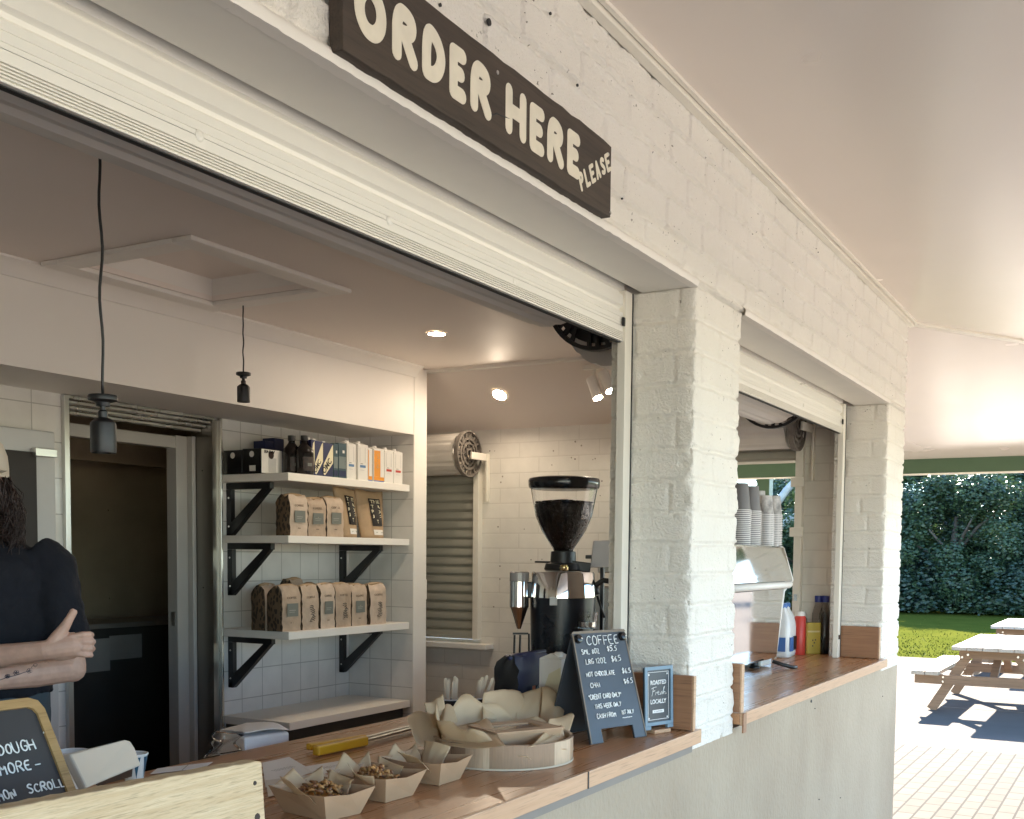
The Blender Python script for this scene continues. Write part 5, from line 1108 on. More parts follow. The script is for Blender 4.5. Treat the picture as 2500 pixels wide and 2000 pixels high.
# ================================================================== GRINDER
gc = Vector((3.10, 1.60, ZT)); zz = lambda py: pY(1376, py, 1.60).z-ZT
t = thing('coffee_grinder', 'tall black and chrome coffee grinder with a hopper full of beans', 'coffee grinder', gc)
def gl(name, prof, mat, sm=35, n=48, par=None, c=gc, **kw): return MB().lathe(prof, c, n, **kw).build(name, mat, par or t, sm)
gl('body', [(.106, .0), (.106, .01), (.098, .02), (.100, zz(1560)), (.103, zz(1459)), (.09, zz(1459))], M('blue black enamel', (.010, .012, .018), .28, var=.15))
gl('chrome_band', [(.09, zz(1458.5)), (.1045, zz(1458)), (.1045, zz(1455)), (.099, zz(1400)), (.096, zz(1396)), (.03, zz(1395))], m_chrome)
gl('collar', [(.055, zz(1394)), (.06, zz(1390)), (.055, zz(1376)), (.041, zz(1374)), (.039, zz(1347)), (.03, zz(1345))], m_black)
k = MB(); k.bar(gc+RT*.0+Vector((0, 0, zz(1378))), gc+RT*.085+Vector((0, 0, zz(1386))), .06, .03); k.bar(gc-RT*.0+Vector((0, 0, zz(1373))), gc-RT*.09+Vector((0, 0, zz(1372))), .006, .006); k.build('adjuster', m_black, t, bevel=.004)
k = MB(); k.lathe([(.012, 0), (.014, .004), (.014, .010), (.010, .012), (.012, .015), (.008, .018)], gc-fw*.085+Vector((0, 0, zz(1396))), 18); k.build('brass_nut', M('brass', (.75, .62, .35), .2, 1), t, 30)
hop = [(.030, zz(1346)), (.033, zz(1340)), (.069, zz(1297)), (.088, zz(1262)), (.096, zz(1232)), (.1045, zz(1194))]
gl('hopper', hop+[(r-.002, z) for r, z in hop[::-1]], m_glass, 60, caps=False)
mbn = M('roasted beans', (.022, .012, .008), .38, var=.5, vs=90)
k = MB(); hb2 = [(r-.004, z) for r, z in hop[:5]]; k.lathe(hb2+[(.08, zz(1227)), (.04, zz(1223)), (.001, zz(1222))], gc, 48)
bn = k.build('beans', M('bean mass', (.016, .009, .007), .45, var=.5, vs=120, bmp=1, bs=130, bd=.006), t, 180)
k = MB(); rr = random.Random(6)
for i in range(420):
    a = rr.uniform(0, 6.28)
    if i < 170: r = .09*rr.random()**.5; z = zz(1229)+(zz(1222)-zz(1229))*(1-r/.09)+.002
    else:
        v = rr.random(); j_ = min(3, int(v*4)); u_ = v*4-j_; r = hb2[j_][0]+(hb2[j_+1][0]-hb2[j_][0])*u_-.001; z = hb2[j_][1]+(hb2[j_+1][1]-hb2[j_][1])*u_
    k.ball((gc.x+r*math.cos(a), gc.y+r*math.sin(a), gc.z+z), .0042, 6, (1.2, 1, .8))
k.build('bean_layer', mbn, t, 180)
gl('lid', [(.100, zz(1195)), (.108, zz(1193)), (.111, zz(1188)), (.112, zz(1174)), (.109, zz(1169)), (.09, zz(1166)), (.0, zz(1165))], m_blackgl)
dc = gc-RT*.137-fw*.01
gl('doser', [(.006, zz(1535)), (.028, zz(1484)), (.030, zz(1482)), (.030, zz(1420))], m_chrome, c=dc, n=32, caps=False); gl('doser_cap', [(.0305, zz(1419)), (.0305, zz(1398)), (.026, zz(1396)), (.0, zz(1396))], M('smoky plastic', (.35, .32, .3), .15), c=dc, n=32)
k = MB(); k.bar(dc+Vector((0, 0, zz(1440))), gc-RT*.09+Vector((0, 0, zz(1440))), .03, .05); k.build('doser_arm', m_black, t, bevel=.004)
k = MB(); c = gc-fw*.1005-RT*.032+Vector((0, 0, zz(1470))); k.bar(c-RT*.0115, c+RT*.0115, .002, .024); k.build('badge', M('pale grey badge', (.55, .55, .53), .4), t)
k = MB()
for i in range(3): c = gc-fw*.1005-RT*.028+Vector((0, 0, zz(1498+i*7))); k.bar(c-RT*.014, c+RT*.014, .002, .0022)
k.build('vent', m_gap, t)
pc = gc+RT*.10-fw*.03
k = MB(); k.tube([gc+RT*.098+Vector((0, 0, zz(1432))), gc+RT*.125+Vector((0, 0, zz(1417))), gc+RT*.17+Vector((0, 0, zz(1421)))], .009, 10); k.tube([gc+RT*.100+Vector((0, 0, zz(1430))), gc+RT*.108+Vector((0, 0, zz(1452)))], .009, 10); k.tube([gc+RT*.108+Vector((0, 0, zz(1455))), gc+RT*.132+Vector((0, 0, zz(1508)))], .004, 8); k.build('lever', m_black, t, 180)
k = MB(); tc = gc+RT*.072-fw*.085; k.lathe([(.030, .002), (.034, zz(1495)-zz(1535)), (.0325, zz(1495)-zz(1535)), (.028, .006), (.0, .006)], tc+Vector((0, 0, zz(1535))), 28); k.build('portafilter_cup', m_glass, t, 40)
k = MB(); k.lathe([(.026, .007), (.027, .022), (.0, .022)], tc+Vector((0, 0, zz(1535))), 14); k.build('cup_insert', m_steel, t, 20)
k = MB(); k.box(-.02, .02, -.03, .03, 0, .006); 
pf = thing('tablet_screen', 'pale grey tablet seen from the back between the grinder and the hatch guide', 'tablet', pY(1466, 1360, 1.55))
f3 = frame(pY(1441, 1386, 1.56), RT, (0, 0, 1)); k = MB(); k.prism([fp(f3, 0, 0), fp(f3, .08, .002), fp(f3, .08, .088), fp(f3, .009, .086)], fw*.008); k.build('shell', M('pale grey plastic', (.55, .52, .5), .4), pf, bevel=.002)
k = MB(); k.bar(fp(f3, .04, .02)+fw*.01, fp(f3, .04, -.30)+fw*.03, .012, .012, up=(1, 0, 0)); k.bar(fp(f3, -.015, .035)+fw*.01, fp(f3, .02, .035)+fw*.01, .01, .012); k.build('stand', m_black, pf, bevel=.002)
ws = thing('wire_stand', 'black wire stand left of the coffee grinder', 'stand', (3.0, 1.75, ZT))
f4 = frame(pZ(1252, 1705, ZT)+Vector((0, 0, 0)), RT, (0, 0, 1)); k = MB()
hh = pY(1262, 1546, f4.col[3].y).z-ZT
for x in (.0, .018): k.bar(fp(f4, x, .0), fp(f4, x+.006, hh*.98), .005, .005, up=(1, 0, 0))
k.bar(fp(f4, .0, hh), fp(f4, .05, hh), .005, .006); k.bar(fp(f4, .0, .003), fp(f4, .06, .003), .02, .005); k.bar(fp(f4, .052, .0), fp(f4, .052, hh), .005, .005, up=(1, 0, 0)); k.build('frame', m_black, ws)
k = MB(); c = fp(f4, .014, hh*.60); n = 24; k.tube([c+RT*.018*math.cos(2*math.pi*i/n)+fw*.018*math.sin(2*math.pi*i/n) for i in range(n+1)], .003, 6); k.build('ring', m_black, ws, 180)
# ================================================================== COFFEE MACHINE HATCH
t = thing('coffee_machine', 'polished espresso machine seen from behind in the second hatch', 'coffee machine', (4.4, 1.5, ZT))
ym = 1.36; xr = 4.70; x0 = 3.98
k = MB(); k.box(x0, xr-.09, ym+.03, 1.92, ZT+.075, 1.40); k.build('body', m_steel, t, bevel=.01)
k = MB(); k.prism([(xr, ym+.02, ZT+.032), (xr-.0, ym, ZT+.036), (xr+.03, ym-.012, 1.385), (xr+.03, ym, 1.392)], (-(xr-x0), 0, 0)); 
k = MB(); k.prism([(x0, ym, ZT+.036), (xr-.075, ym, ZT+.036), (xr+.0, ym, 1.385), (x0, ym, 1.385)], (0, .006, 0)); k.build('lower_panel', m_chrome, t, bevel=.002)
k = MB(); k.prism([(x0, ym-.02, 1.418), (xr+.075, ym-.02, 1.418), (xr+.04, ym+.012, 1.562), (x0, ym+.012, 1.562)], (0, .008, 0)); k.build('upper_panel', m_chrome, t, bevel=.003)
k = MB(); k.tube([(x0, ym-.016, 1.402), (xr+.02, ym-.016, 1.402), (xr+.055, ym-.01, 1.404), (xr+.066, ym+.0, 1.415)], .015, 14); k.build('rail', m_pack, t, 180)
k = MB(); k.tube([(xr-.07, ym+.01, 1.09), (xr+.012, ym+.004, 1.375), (xr+.086, ym-.012, 1.42), (xr+.046, ym+.02, 1.558), (xr+.03, ym+.03, 1.566)], .008, 8); k.build('side_trim', m_pack, t, 180)
k = MB(); k.box(x0, xr-.01, ym+.05, 1.90, 1.45, 1.568); k.build('top_tray', m_steel, t, bevel=.004)
k = MB(); k.box(xr-.22, xr-.09, ym+.02, ym+.30, ZT+.006, ZT+.034); k.build('reflection_block', m_pack, t, bevel=.006)  # white block standing in for a bright reflection under the machine
for x in (x0+.1, xr-.22): k = MB(); k.lathe([(.022, 0), (.022, .005), (.016, .012), (.016, .0345)], (x, ym+.05, ZT+.0003), 20); k.build('foot', m_black, t, 35)
k = MB(); k.tube([(4.50, 1.34, ZT+.03), (4.52, 1.30, ZT+.016), (4.545, 1.27, ZT+.006), (4.57, 1.26, ZT+.004)], .008, 8); k.build('hose', m_black, t, 180)
# stacked cups on the machine: inverted, each nested rim is a cup
mcup = M('grey patterned cup card', (.45, .44, .44), .5, var=.6, vs=26); mcupd = M('charcoal cup card', (.17, .165, .17), .5, var=.1); mcupw = M('white cup card', (.72, .70, .70), .5, var=.05)
def cupmesh(r0, r1, h):
    k = MB(); k.mi = 1; k.lathe([(r1-.002, 0), (r1+.003, .0), (r1+.003, .0034), (r1-.001, .004)], (0, 0, 0), 24, caps=False); k.mi = 0; k.lathe([(r1-.001, .004), (r0, h), (r0-.003, h), (r0-.004, h-.004), (0, h-.004)], (0, 0, 0), 24, caps=False); return k
for ci, (px, dark, n_, h, Y) in enumerate(((1806, 1, 19, .112, 1.47), (1832, 1, 19, .108, 1.47), (1851, 0, 20, .092, 1.50), (1868, 0, 18, .085, 1.46), (1889, 0, 19, .090, 1.50))):
    c = pY(px, 1300, Y); r1 = .043 if dark else .036; nm = ['leftmost charcoal', 'second charcoal', 'tall patterned', 'shorter patterned', 'rightmost patterned'][ci]
    base = cupmesh(r1*.72, r1, h).build('paper_cup', [mcupd if dark else mcup, mcupw], None, 40); base.location = (c.x, c.y, 1.5695)
    tag(base, 'cup rim nested in the %s stack on the coffee machine' % nm, 'paper cup', 'cups nested in the %s stack' % nm)
    for i in range(1, n_):
        o = base.copy(); COL.objects.link(o); o.location = (c.x+.0006*math.sin(i*2.1), c.y+.0006*math.cos(i*1.7), 1.5695+i*.0078)
        if i == n_-1: o['label'] = 'topmost upturned cup of the %s stack on the coffee machine' % nm
# milk jugs, cans, boxes
def jug(label, c, lab):
    t = thing('milk_jug', label, 'milk jug', c, group='two litre milk jugs'); c = Vector(c); k = MB()
    def sq(s, z): return [(c.x+s*(math.copysign(abs(math.cos(a))**.5, math.cos(a))), c.y+s*(math.copysign(abs(math.sin(a))**.5, math.sin(a))), c.z+z) for a in [2*math.pi*i/24 for i in range(24)]]
    R_ = [(.036, .001), (.041, .006), (.043, .02), (.043, .135), (.040, .160), (.030, .195), (.018, .216), (.016, .222), (.016, .232)]
    vs = sum([sq(*r) for r in R_], []); fs = [(j_*24+i, j_*24+(i+1) % 24, (j_+1)*24+(i+1) % 24, (j_+1)*24+i) for j_ in range(len(R_)-1) for i in range(24)]+[tuple(range(24))[::-1], tuple(range(192, 216))]
    k.add(vs, fs); k.build('bottle', m_jug, t, 50)
    k = MB(); k.lathe([(.0185, .228), (.0185, .246), (.017, .248)], c, 20); k.build('cap', m_blue, t, 40)
    k = MB(); k.box(c.x-.028, c.x+.028, c.y-.0455, c.y-.0435, c.z+.03, c.z+.095); k.box(c.x-.0455, c.x-.0435, c.y-.028, c.y+.028, c.z+.03, c.z+.095); k.build('label', lab, t)
    k = MB(); k.tube([(c.x+.03, c.y, c.z+.19), (c.x+.046, c.y, c.z+.16), (c.x+.044, c.y, c.z+.12)], .008, 8); k.build('handle', m_jug, t, 180)
jug('blue capped milk jug with a blue label, next to the coffee machine', (5.03, 1.455, ZT), m_blue); jug('milk jug with a black label, beside the red can', (5.13, 1.468, ZT), m_black)
def can(name, label, c, r, h, mat, capm, nrow=0):
    t = thing(name, label, 'can', c); k = MB(); k.lathe([(r*.95, 0), (r, .004), (r, h*.86), (r*.8, h*.9)], c, 24); k.build('body', mat, t, 40); k = MB(); k.lathe([(r*.85, h*.9), (r*.85, h), (r*.7, h+.002)], c, 20); k.build('lid', capm, t, 40)
    k = MB(); c = Vector(c); k.bar(c+Vector((-r*.7, -r*.75, h*.45)), c+Vector((-r*.7, -r*.75, h*.55)), .012, .006); k.build('print', m_pack, t); return t
q = pZ(1951, 1599, ZT); can('spray_can', 'red can with a white top beside the milk jugs', (q.x+.02, q.y+.005, ZT), .027, .205, m_red, m_pack)
q = pZ(1963, 1594, ZT); can('spray_can', 'dark grey can behind the red can', (q.x+.03, q.y+.02, ZT), .022, .19, m_greylab, m_pack)
A = pY(1965, 1593, 1.385); Bq = pY(1996, 1593, 1.385); t = thing('yellow_box', 'mustard yellow box in the corner of the second hatch', 'box', (A.x, 1.385, ZT))
f5 = frame((5.285, 1.405, ZT+.0004), RT, (0, 0, 1)); k = MB(); k.prism([fp(f5, 0, 0), fp(f5, .062, 0), fp(f5, .062, .15), fp(f5, 0, .15)], fw*.03); k.build('carton', m_ybox, t, bevel=.002)
k = MB(); k.prism([fp(f5, 0, .103, .0003), fp(f5, .062, .103, .0003), fp(f5, .062, .111, .0003), fp(f5, 0, .111, .0003)], -fw*.0008); k.build('tape', M('pale yellow tape', (.7, .62, .3), .4), t)
k = MB()
for x, y in ((.022, .062), (.03, .05), (.022, .035), (.035, .064)): k.prism([fp(f5, x, y, .0004), fp(f5, x+.006, y, .0004), fp(f5, x+.005, y+.007, .0004), fp(f5, x, y+.006, .0004)], -fw*.0006)
k.build('print', m_hair, t)
for i, px in enumerate((1999, 2016)):
    q = pX(px, 1455, 5.355); t = thing('cleaner_bottle', ['blue capped bottle left of the pair behind the yellow box', 'blue capped bottle right of the pair, against the hatch guide'][i], 'bottle', (5.355, q.y, ZT), group='blue capped bottles in the corner'); c = (5.355, q.y, ZT); h = q.z-ZT
    k = MB(); k.lathe([(.026, .001), (.028, .006), (.028, h*.7), (.014, h*.86), (.014, h*.93)], c, 20); k.build('bottle', m_plastic, t, 40); k = MB(); k.lathe([(.0185, h*.89), (.0185, h), (.017, h+.001)], c, 20); k.build('cap', M('deep blue plastic', (.02, .035, .2), .35), t, 40)
k = MB(); k.tube([pX(2012, 1495, 5.345), pX(2004, 1520, 5.34), pX(2003, 1550, 5.335), pX(2010, 1575, 5.34), pX(2013, 1596, 5.345)], .0035, 8); tag(k.build('power_cable', m_pack, None, 180), 'white cable hanging beside the yellow box', 'cable')
t = thing('socket', 'small dark socket on the cream hatch guide of the second hatch', 'socket', (5.15, 1.226, 1.16)); MB().box(5.150, 5.163, 1.2235, 1.2275, 1.145, 1.165).build('plate', m_blackgl, t)
# ================================================================== OUTSIDE
def picnic_table(label, x0, y0):
    t = thing('picnic_table', label, 'picnic table', (x0+1, y0-.4, GZ), group='timber picnic tables'); H = .73; L = 2.3; rr = random.Random(int(x0*10)); k = MB()
    for i in range(5): k.box(x0, x0+L, y0-.155*(i+1)+.006, y0-.155*i, GZ+H-.042+rr.uniform(0, .002), GZ+H)
    k.build('tabletop', m_table, t, bevel=.004)
    for s, yb_ in ((1, y0+.42), (-1, y0-.775-.42)):
        k = MB()
        for i in range(2): a = yb_-s*.0-i*.145*s; k.box(x0+.05, x0+L-.05, min(a, a-s*.138), max(a, a-s*.138), GZ+.40, GZ+.445)
        k.build('bench_seat', m_table, t, bevel=.004)
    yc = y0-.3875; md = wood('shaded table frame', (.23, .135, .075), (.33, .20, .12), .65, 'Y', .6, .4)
    for x in (x0+.28, x0+L-.33):
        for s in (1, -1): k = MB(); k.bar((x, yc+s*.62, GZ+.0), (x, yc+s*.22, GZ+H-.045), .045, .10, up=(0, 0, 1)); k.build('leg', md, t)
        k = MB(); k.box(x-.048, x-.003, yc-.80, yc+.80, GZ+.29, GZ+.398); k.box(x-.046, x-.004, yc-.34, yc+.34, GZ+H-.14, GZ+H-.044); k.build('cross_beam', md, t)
        k = MB()
        for s in (1, -1):
            for a, z in ((.50, .32), (.50, .37), (.25, .63), (.31, .60)): k.lathe([(.014, 0), (.012, .006)], (x-.049, yc+s*a, GZ+z), 10, (-1, 0, 0))
        k.build('bolt', m_steel, t)
    k = MB()
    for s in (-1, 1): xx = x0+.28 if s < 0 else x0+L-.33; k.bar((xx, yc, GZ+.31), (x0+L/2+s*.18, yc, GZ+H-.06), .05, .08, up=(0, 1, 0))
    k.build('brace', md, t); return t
picnic_table('nearest weathered timber picnic table on the sunny paving', 12.62, 1.80)
picnic_table('picnic table further away, partly behind the nearer one', 16.9, 1.90)
# drain lid, litter-free lawn edge
def leafmat2(name, a, b):
    m, n, p = nt(name); v = coords(n); k = noise(n, v, 1.4, 4); f = noise(n, v, 22, 2)
    c = mixc(n, ramp(n, k, .35, .65), a, b); c = mixc(n, ramp(n, f, .55, .8), c, tuple(x*1.7 for x in b)); n.links.new(c, p.inputs['Base Color']); p.inputs['Roughness'].default_value = .42
    tr = n.nodes.new('ShaderNodeBsdfTranslucent'); n.links.new(c, tr.inputs[0]); ms_ = n.nodes.new('ShaderNodeMixShader'); ms_.inputs[0].default_value = .25
    n.links.new(p.outputs[0], ms_.inputs[1]); n.links.new(tr.outputs[0], ms_.inputs[2]); n.links.new(ms_.outputs[0], n.nodes['Material Output'].inputs[0]); return m
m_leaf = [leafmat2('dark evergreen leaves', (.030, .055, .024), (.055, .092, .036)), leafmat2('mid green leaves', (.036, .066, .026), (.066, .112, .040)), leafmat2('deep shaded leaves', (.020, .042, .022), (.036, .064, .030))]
m_bark = M('brown bark', (.10, .075, .055), .9, var=.3, vs=4, bmp=.8, bs=12, bd=.03); m_pale = M('pale grey bark', (.42, .42, .40), .7, var=.2, vs=5)
def crown(seed, rx, ry, h, nl, ls, low):
    rr = random.Random(seed); k = MB(); cl = []
    for i in range(60):
        a = rr.uniform(0, 6.28); v = rr.random(); z = low+(h-low)*v; pr = math.sin(math.pi*(.30+.64*v))**.7; r = pr*rr.random()**.35
        cl.append((rx*r*math.cos(a), ry*r*math.sin(a), z, rr.uniform(.35, .75)*(.8+.2*rx/2)))
    for i in range(nl):
        cx_, cy_, cz_, cr = rr.choice(cl); d = Vector((rr.gauss(0, 1), rr.gauss(0, 1), rr.gauss(0, .8))).normalized(); p = Vector((cx_, cy_, cz_))+d*cr*rr.uniform(.6, 1.05)
        if p.z < .05: p.z = rr.uniform(.05, .4)
        nn = (d+Vector((rr.uniform(-.9, .9), rr.uniform(-.9, .9), rr.uniform(-.5, .9)))).normalized(); u = nn.cross(Vector((0, 0, 1))+d*.3).normalized(); w = nn.cross(u); s = ls*rr.uniform(.6, 1.3)
        k.v += [tuple(p-u*s*.5), tuple(p+w*s*.28), tuple(p+u*s*.5), tuple(p-w*s*.28)]; b = len(k.v)-4; k.f.append((b, b+1, b+2, b+3)); k.m.append(0)
    return k
protos = []
for i, (rx, ry, h, low) in enumerate(((2.3, 2.6, 4.1, .25), (2.0, 2.2, 4.5, .3), (2.6, 2.4, 3.8, .15))):
    t = thing('evergreen_tree', 'x', 'tree', (0, 0, GZ), group='dense evergreens beyond the lawn')
    crown(i+3, rx, ry, h, 46000, .115, low).build('crown', m_leaf[i], t, local=True, fix=False)
    k = MB(); rr = random.Random(i)
    k.tube([(0, 0, 0), (.05, .03, .8), (0, .08, 1.8), (.05, 0, 3)], [.20, .16, .12, .06], 10)
    for q in range(7): a = q*.9; k.tube([(0, 0, .5+.25*q), (.7*math.cos(a), .7*math.sin(a), 1.2+.3*q), (1.4*math.cos(a), 1.4*math.sin(a), 1.6+.32*q)], [.07, .05, .02], 6)
    k.build('trunk', m_bark, t, 180, local=True); protos.append(t)
spots = [(37.2, 5.3, 0, 0, 1.0, 'large rounded dark evergreen behind the picnic tables'), (36.6, 9.4, 1, 1.1, .95, 'dark evergreen behind the white brick pillar'), (38.5, 1.9, 2, 2.0, 1.05, 'broad dark evergreen at the right edge of the view'), (40.2, 7.2, 1, 3.0, 1.15, 'taller evergreen set back between the front ones'), (37.0, 13.2, 2, .4, 1.05, 'dark evergreen seen above the cups through the end hatch'), (39.5, 16.8, 0, 4.0, 1.2, 'evergreen far left through the end hatch'), (41.5, 3.4, 1, 5.0, 1.15, 'evergreen behind the rounded one, bluish in shade'), (38.6, -2.4, 0, 2.6, 1.1, 'evergreen just past the right edge of the view'), (42.0, 11.2, 0, 1.9, 1.2, 'evergreen in the second row behind the pillar')]
used = set()
for x, y, i, rz, s, lab in spots:
    o = protos[i] if i not in used else dup(protos[i]); used.add(i); o.location = (x, y, GZ); o.rotation_euler = (0, 0, rz); o.scale = (s, s, s); o['label'] = lab
for i, (a, b) in enumerate((((1880, 1252), (1962, 1152)), ((1882, 1306), (1965, 1248)))):
    A, Bq = pX(*a, 35.2), pX(*b, 35.2); t = thing('leaning_trunk', ['upper pale leaning bare trunk seen through the end hatch', 'lower pale leaning bare trunk seen through the end hatch'][i], 'tree trunk', (A.x, A.y+2, GZ)); k = MB()
    k.tube([Vector((A.x+.4, A.y+(A.y-Bq.y)*1.5, GZ)), A, A.lerp(Bq, .5)+Vector((0, 0, .08)), Bq, Bq+(Bq-A)*.6], [.20, .14, .12, .11, .07], 8); k.build('trunk', m_pale, t, 180)

rr = random.Random(77); k = crown(21, 1.0, 1.0, 1.1, 5000, .10, .0)
sp = None
for i, (x, y) in enumerate(((35.6, 8.0), (35.2, 10.6), (36.2, 3.6), (35.9, 12.4), (36.8, .4), (36.1, 6.6))):
    if sp is None:
        sp = thing('low_shrub', 'x', 'shrub', (x, y, GZ), group='low shrubs under the evergreens'); k.build('leaves', m_leaf[2], sp, local=True, fix=False); o = sp
    else: o = dup(sp, (x, y, GZ), i*1.3)
    o['label'] = ['low dark shrub under the evergreen behind the brick pillar', 'low shrub left of the pillar, seen through the end hatch', 'low shrub at the foot of the rounded evergreen, towards the right', 'low shrub below the leaning trunks', 'low shrub at the far right under the broad evergreen', 'low shrub at the left foot of the rounded evergreen'][i]; o.scale = (1.3, 1.5, 1.0+.1*i)

k = MB(); rr = random.Random(55)  # leaves added to close bright gaps between the tree crowns
for i in range(26000):
    y = rr.uniform(-8, 34); x = 46+rr.uniform(0, 3)+.8*math.sin(y*.9); z = GZ+(4.6+.9*math.sin(y*.7)+.5*math.sin(y*1.9))*rr.random(); nn = Vector((-1, rr.uniform(-1, 1), rr.uniform(-.6, 1))).normalized(); u = nn.cross(Vector((0, 0, 1))).normalized(); w = nn.cross(u); s = rr.uniform(.25, .5); p = Vector((x, y, z))
    k.quad(p-u*s*.5, p+w*s*.35, p+u*s*.5, p-w*s*.35)
tag(k.build('backdrop', m_leaf[2], None, fix=False), 'added dark leaves filling bright gaps behind the evergreens', 'backdrop', kind='stuff')
# ================================================================== PERSON
NV = Vector((math.sin(math.radians(38)), math.cos(math.radians(38)), 0))
def pP(px, py, d): r = ray(px, py); return EYE+r*(d/r.dot(NV))
LAT = Vector((NV.y, -NV.x, 0)); FWD = -NV; UP = Vector((0, 0, 1)); D0 = 3.15
t = thing('person', 'person in a navy t-shirt and beige cap standing with arms crossed and a thumb up', 'person', (*pP(-15, 1500, D0).xy, 0))
cx = pP(-62, 1330, D0); cx = Vector((cx.x, cx.y, 0)); O = lambda l, f, z: cx+LAT*l+FWD*f+UP*z
zsh = pP(60, 1335, D0).z
def ell(k, pts, n=20):     # stack of ellipses: (centre lateral, centre forward, z, half width, half depth)
    vs = []; fs = []
    for l, f, z, a, b in pts:
        for i in range(n): an = 2*math.pi*i/n; vs.append(O(l+a*math.cos(an), f+b*math.sin(an), z))
    for j_ in range(len(pts)-1):
        for i in range(n): q = (i+1) % n; fs.append((j_*n+i, j_*n+q, (j_+1)*n+q, (j_+1)*n+i))
    fs += [tuple(range(n))[::-1], tuple(range((len(pts)-1)*n, len(pts)*n))]; k.add(vs, fs)
S, E_ = pP(118, 1382, D0+.0), pP(176, 1632, D0-.06); S2, E2 = O(-.165, 0, zsh-.06), O(-.21, .06, E_.z+.01)
W2_ = pP(-95, 1668, D0-.20); Wr = pP(112, 1588, 2.90)
k = MB(); hz_ = zsh+.155
ell(k, [(0, 0, .90, .15, .10), (0, 0, 1.0, .15, .10), (0, .0, 1.15, .135, .09), (0, .01, 1.32, .155, .10), (0, .0, zsh-.06, .165, .09), (0, -.005, zsh-.01, .11, .07), (0, .0, zsh+.02, .055, .055), (0, .01, zsh+.09, .05, .055)])
ell(k, [(0, .03, hz_-.10, .030, .04), (0, .035, hz_-.085, .048, .065), (0, .02, hz_-.04, .064, .085), (0, .01, hz_+.02, .074, .095), (0, .0, hz_+.07, .072, .092), (0, 0, hz_+.105, .048, .065), (0, 0, hz_+.12, .015, .02)])
k.tube([O(0, .10, hz_+.02), O(0, .118, hz_-.012), O(0, .105, hz_-.02)], [.008, .014, .010], 8)           # nose
k.tube([O(-.022, .090, hz_-.05), O(0, .098, hz_-.052), O(.022, .090, hz_-.05)], [.004, .007, .004], 8)     # lips
for s in (-1, 1): k.ball(O(s*.074, -.005, hz_-.005), .022, 10, (.5, .9, 1.2)); k.tube([O(s*.02, .085, hz_+.028), O(s*.048, .078, hz_+.028)], .008, 8)
for s, (a, b) in ((1, (S, E_)), (-1, (S2, E2))): k.tube([a, a.lerp(b, .5), b], [.048, .043, .036], 14)
k.tube([E_, E_.lerp(W2_, .35), W2_.lerp(E_, .15), W2_, W2_+(W2_-E_).normalized()*.08], [.034, .036, .026, .022, .018], 14)
k.ball(tuple(E_+FWD*.0), .036, 14)
H0 = lambda x, y: pP(x, y, 2.90)
k.tube([E2, E2.lerp(Wr, .35), E2.lerp(Wr, .8), Wr, H0(140, 1582)], [.036, .038, .027, .0245, .024], 14)
for s in (-1, 1): k.tube([O(s*.085, 0, .95), O(s*.09, .01, .5), O(s*.09, -.01, .09)], [.085, .055, .042], 14); k.tube([O(s*.09, -.03, .05), O(s*.095, .06, .045), O(s*.1, .15, .035)], [.045, .042, .03], 12)
# the hand: palm, four curled fingers, thumb up
dh = 2.90; H = lambda x, y, d=dh: pP(x, y, d)
k.tube([Wr, H(128, 1585), H(150, 1580), H(180, 1576), H(196, 1576)], [.0245, .0265, .029, .030, .024], 14)
k.tube([H(118, 1580), H(150, 1563), H(186, 1557)], [.018, .018, .0145], 12); k.tube([H(122, 1596), H(150, 1597), H(184, 1594)], [.016, .017, .0135], 12)
for i, (y, xe) in enumerate(((1549, 226), (1566, 230), (1583, 229), (1599, 225))):
    r = (.0070, .0071, .0070, .0063)[i]
    k.tube([H(170, y+(1577-y)*.25, dh-.012), H(205, y, dh-.016), H(xe-7, y, dh-.012), H(xe-3, y+1, dh+.006), H(xe-8, y+1, dh+.030), H(198, y+2, dh+.040)], [r*1.15, r*1.12, r*1.1, r*1.05, r, r*.85], 10)
k.tube([H(122, 1578, dh-.005), H(140, 1556, dh-.006), H(158, 1531, dh-.008), H(171, 1509, dh-.012), H(180, 1493, dh-.014), H(183, 1488, dh-.014)], [.016, .0165, .0125, .0098, .0095, .006], 12)
body = k.build('body', m_skin, t, 180)
def skinify(o, vox, it=4):
    m = o.modifiers.new('remesh', 'REMESH'); m.mode = 'VOXEL'; m.voxel_size = vox; m.use_smooth_shade = True
    s = o.modifiers.new('smooth', 'SMOOTH'); s.factor = .5; s.iterations = it
skinify(body, .0025, 2)
# clothing
def cloth(o, vox, it, amp, sc):
    skinify(o, vox, it)
    tx = bpy.data.textures.new('folds', 'CLOUDS'); tx.noise_scale = sc; tx.noise_depth = 2; d = o.modifiers.new('folds', 'DISPLACE'); d.texture = tx; d.strength = amp; d.mid_level = .45; d.texture_coords = 'GLOBAL'
k = MB(); hem = pP(110, 1688, D0).z
ell(k, [(0, .005, hem, .185, .125), (0, .005, 1.15, .175, .118), (0, .01, 1.32, .180, .118), (0, .0, zsh-.05, .188, .105), (0, -.005, zsh+.005, .115, .082), (0, .0, zsh+.022, .068, .062)])
for a, b in ((S, E_), (S2, E2)):
    k.tube([a.lerp(b, -.12)+LAT*(-.03 if a is S else .03)+UP*.01, a, a.lerp(b, .4), a.lerp(b, .80)], [.052, .066, .066, .062], 18)
sh = k.build('t_shirt', m_shirt, t, 180); cloth(sh, .007, 5, .020, .07)
k = MB(); ell(k, [(0, .005, .42, .17, .125), (0, .005, .75, .18, .13), (0, .005, .95, .178, .122), (0, .005, hem+.03, .168, .115)])
for s in (-1, 1): k.tube([O(s*.085, 0, .9), O(s*.092, .01, .5), O(s*.092, -.01, .1)], [.098, .076, .062], 16)
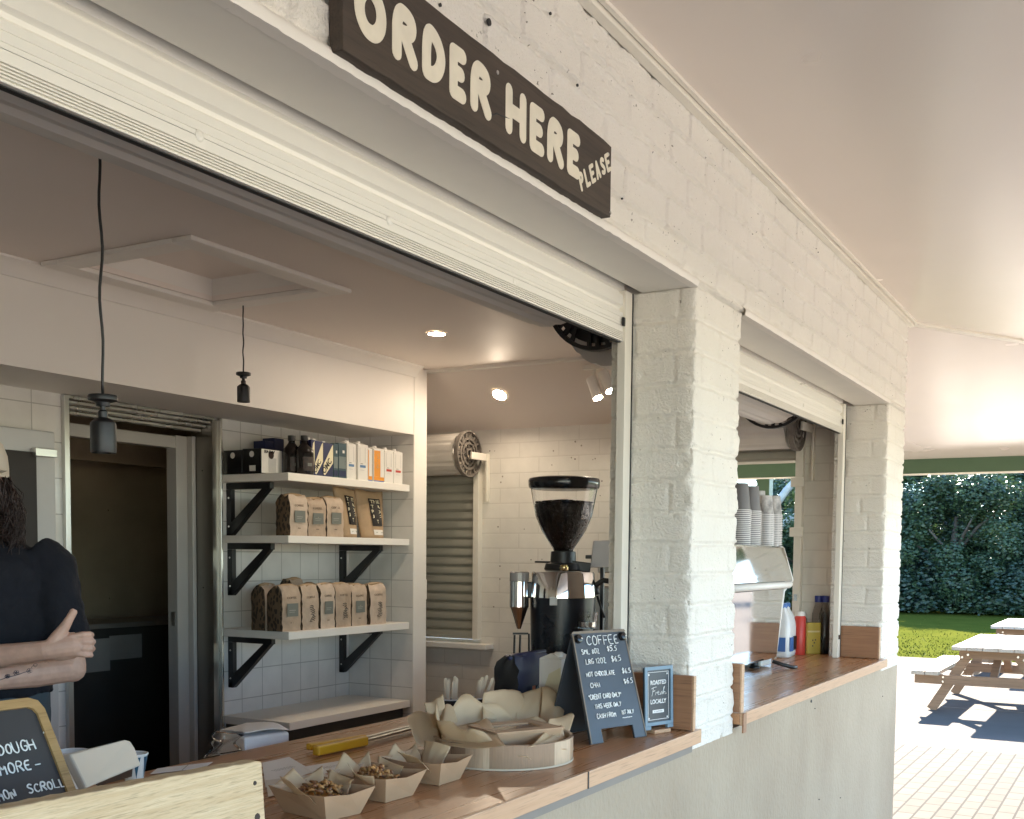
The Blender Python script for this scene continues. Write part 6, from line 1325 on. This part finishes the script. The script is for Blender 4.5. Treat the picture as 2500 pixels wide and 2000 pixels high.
ap = k.build('apron', m_trous, t, 180); cloth(ap, .009, 5, .012, .09)
k = MB()
for s in (-1, 1): k.tube([O(s*.09, -.05, .04), O(s*.095, .06, .045), O(s*.1, .17, .03)], [.052, .05, .036], 14)
k.build('shoe', m_black, t, 180)
# cap and curly hair
capm = M('beige cap cotton', (.62, .54, .44), .8, var=.06, vs=20, bmp=.4, bs=200); k = MB(); n = 28; prof = [(.086, .020), (.086, .045), (.083, .075), (.072, .105), (.052, .128), (.028, .139), (.0, .141)]
vs = []; fs = []
for r, z in prof:
    for i in range(n): a = 2*math.pi*i/n; vs.append(O(r*math.cos(a)*.97, .0+r*math.sin(a)*1.16, hz_+z))
for j_ in range(len(prof)-1):
    for i in range(n): q = (i+1) % n; fs.append((j_*n+i, j_*n+q, (j_+1)*n+q, (j_+1)*n+i))
k.add(vs, fs)
pv = [O(math.cos(a)*.082, .085+math.sin(a)*.10, hz_+.034-.02*math.sin(a)) for a in [math.pi*i/14 for i in range(15)]]
k.slab(pv, .003); cp = k.build('cap', capm, t, 50)
k = MB(); rr = random.Random(21)
for i in range(1150):
    beard = i > 800
    a = rr.uniform(-1.0, 1.25) if beard else rr.uniform(-.75, math.pi+.75)+math.pi
    z = hz_-.055-rr.random()*.035 if beard else hz_+.035-rr.random()*.06; r = .066 if beard else .078
    out = Vector((math.cos(a), math.sin(a), 0)); p = Vector((r*out.x, r*1.2*out.y-.005, z)); l = rr.uniform(.03, .075) if beard else rr.uniform(.09, .21); ph = rr.uniform(0, 6.28); fr_ = rr.uniform(.9, 2.2); flare = rr.uniform(.008, .032)
    if not beard and out.y > .80: continue
    pts = []
    for q in range(10):
        v = q/9; sp = .008*(.3+v); s_ = p+out*(flare*math.sin(v*2.3)+.010*v)+Vector((sp*math.cos(ph+q*fr_), sp*math.sin(ph+q*fr_), -l*v)); pts.append(O(s_.x, s_.y, s_.z))
    k.tube(pts, [.0021*(1-.6*q/9) for q in range(10)], 4)
k.build('hair', m_hair, t, 180)
k = MB()
for s in (-1, 1): k.ball(O(s*.034, .083, hz_+.012), .012, 12)
k.build('eye', M('eye', (.75, .72, .7), .2), t, 180)
# fine line tattoo on the lower forearm: drawn flowers as thin raised ink lines
k = MB(); rr = random.Random(31)
def onarm(u, v):        # u along the arm from the elbow, v around it
    A = E_.lerp(W2_, u); ax = (W2_-E_).normalized(); f = -ray(*(0, 0)) if False else (EYE-A).normalized(); up = ax.cross(f).normalized(); up = up if up.z > 0 else -up; r = .0375-.006*max(0, u-.35)
    return A+(f*math.cos(v)+up*math.sin(v))*r
for cu, cv_, R_ in ((.33, .42, .05), (.24, .52, .035), (.40, .22, .03), (.20, .30, .028), (.52, .20, .03), (.60, .05, .026)):
    for a in range(5):
        c0 = a*1.256; k.tube([onarm(cu+R_*(.5*math.cos(c0)+.42*math.cos(x)), cv_+R_*6*(.5*math.sin(c0)+.42*math.sin(x))) for x in [i*.7 for i in range(10)]], .0006, 4)
k.tube([onarm(.40+.05*i, .20-.06*i+.02*math.sin(i*2)) for i in range(9)], .0008, 4)
k.build('tattoo', M('blue black ink', (.05, .045, .06), .6), body, 180)
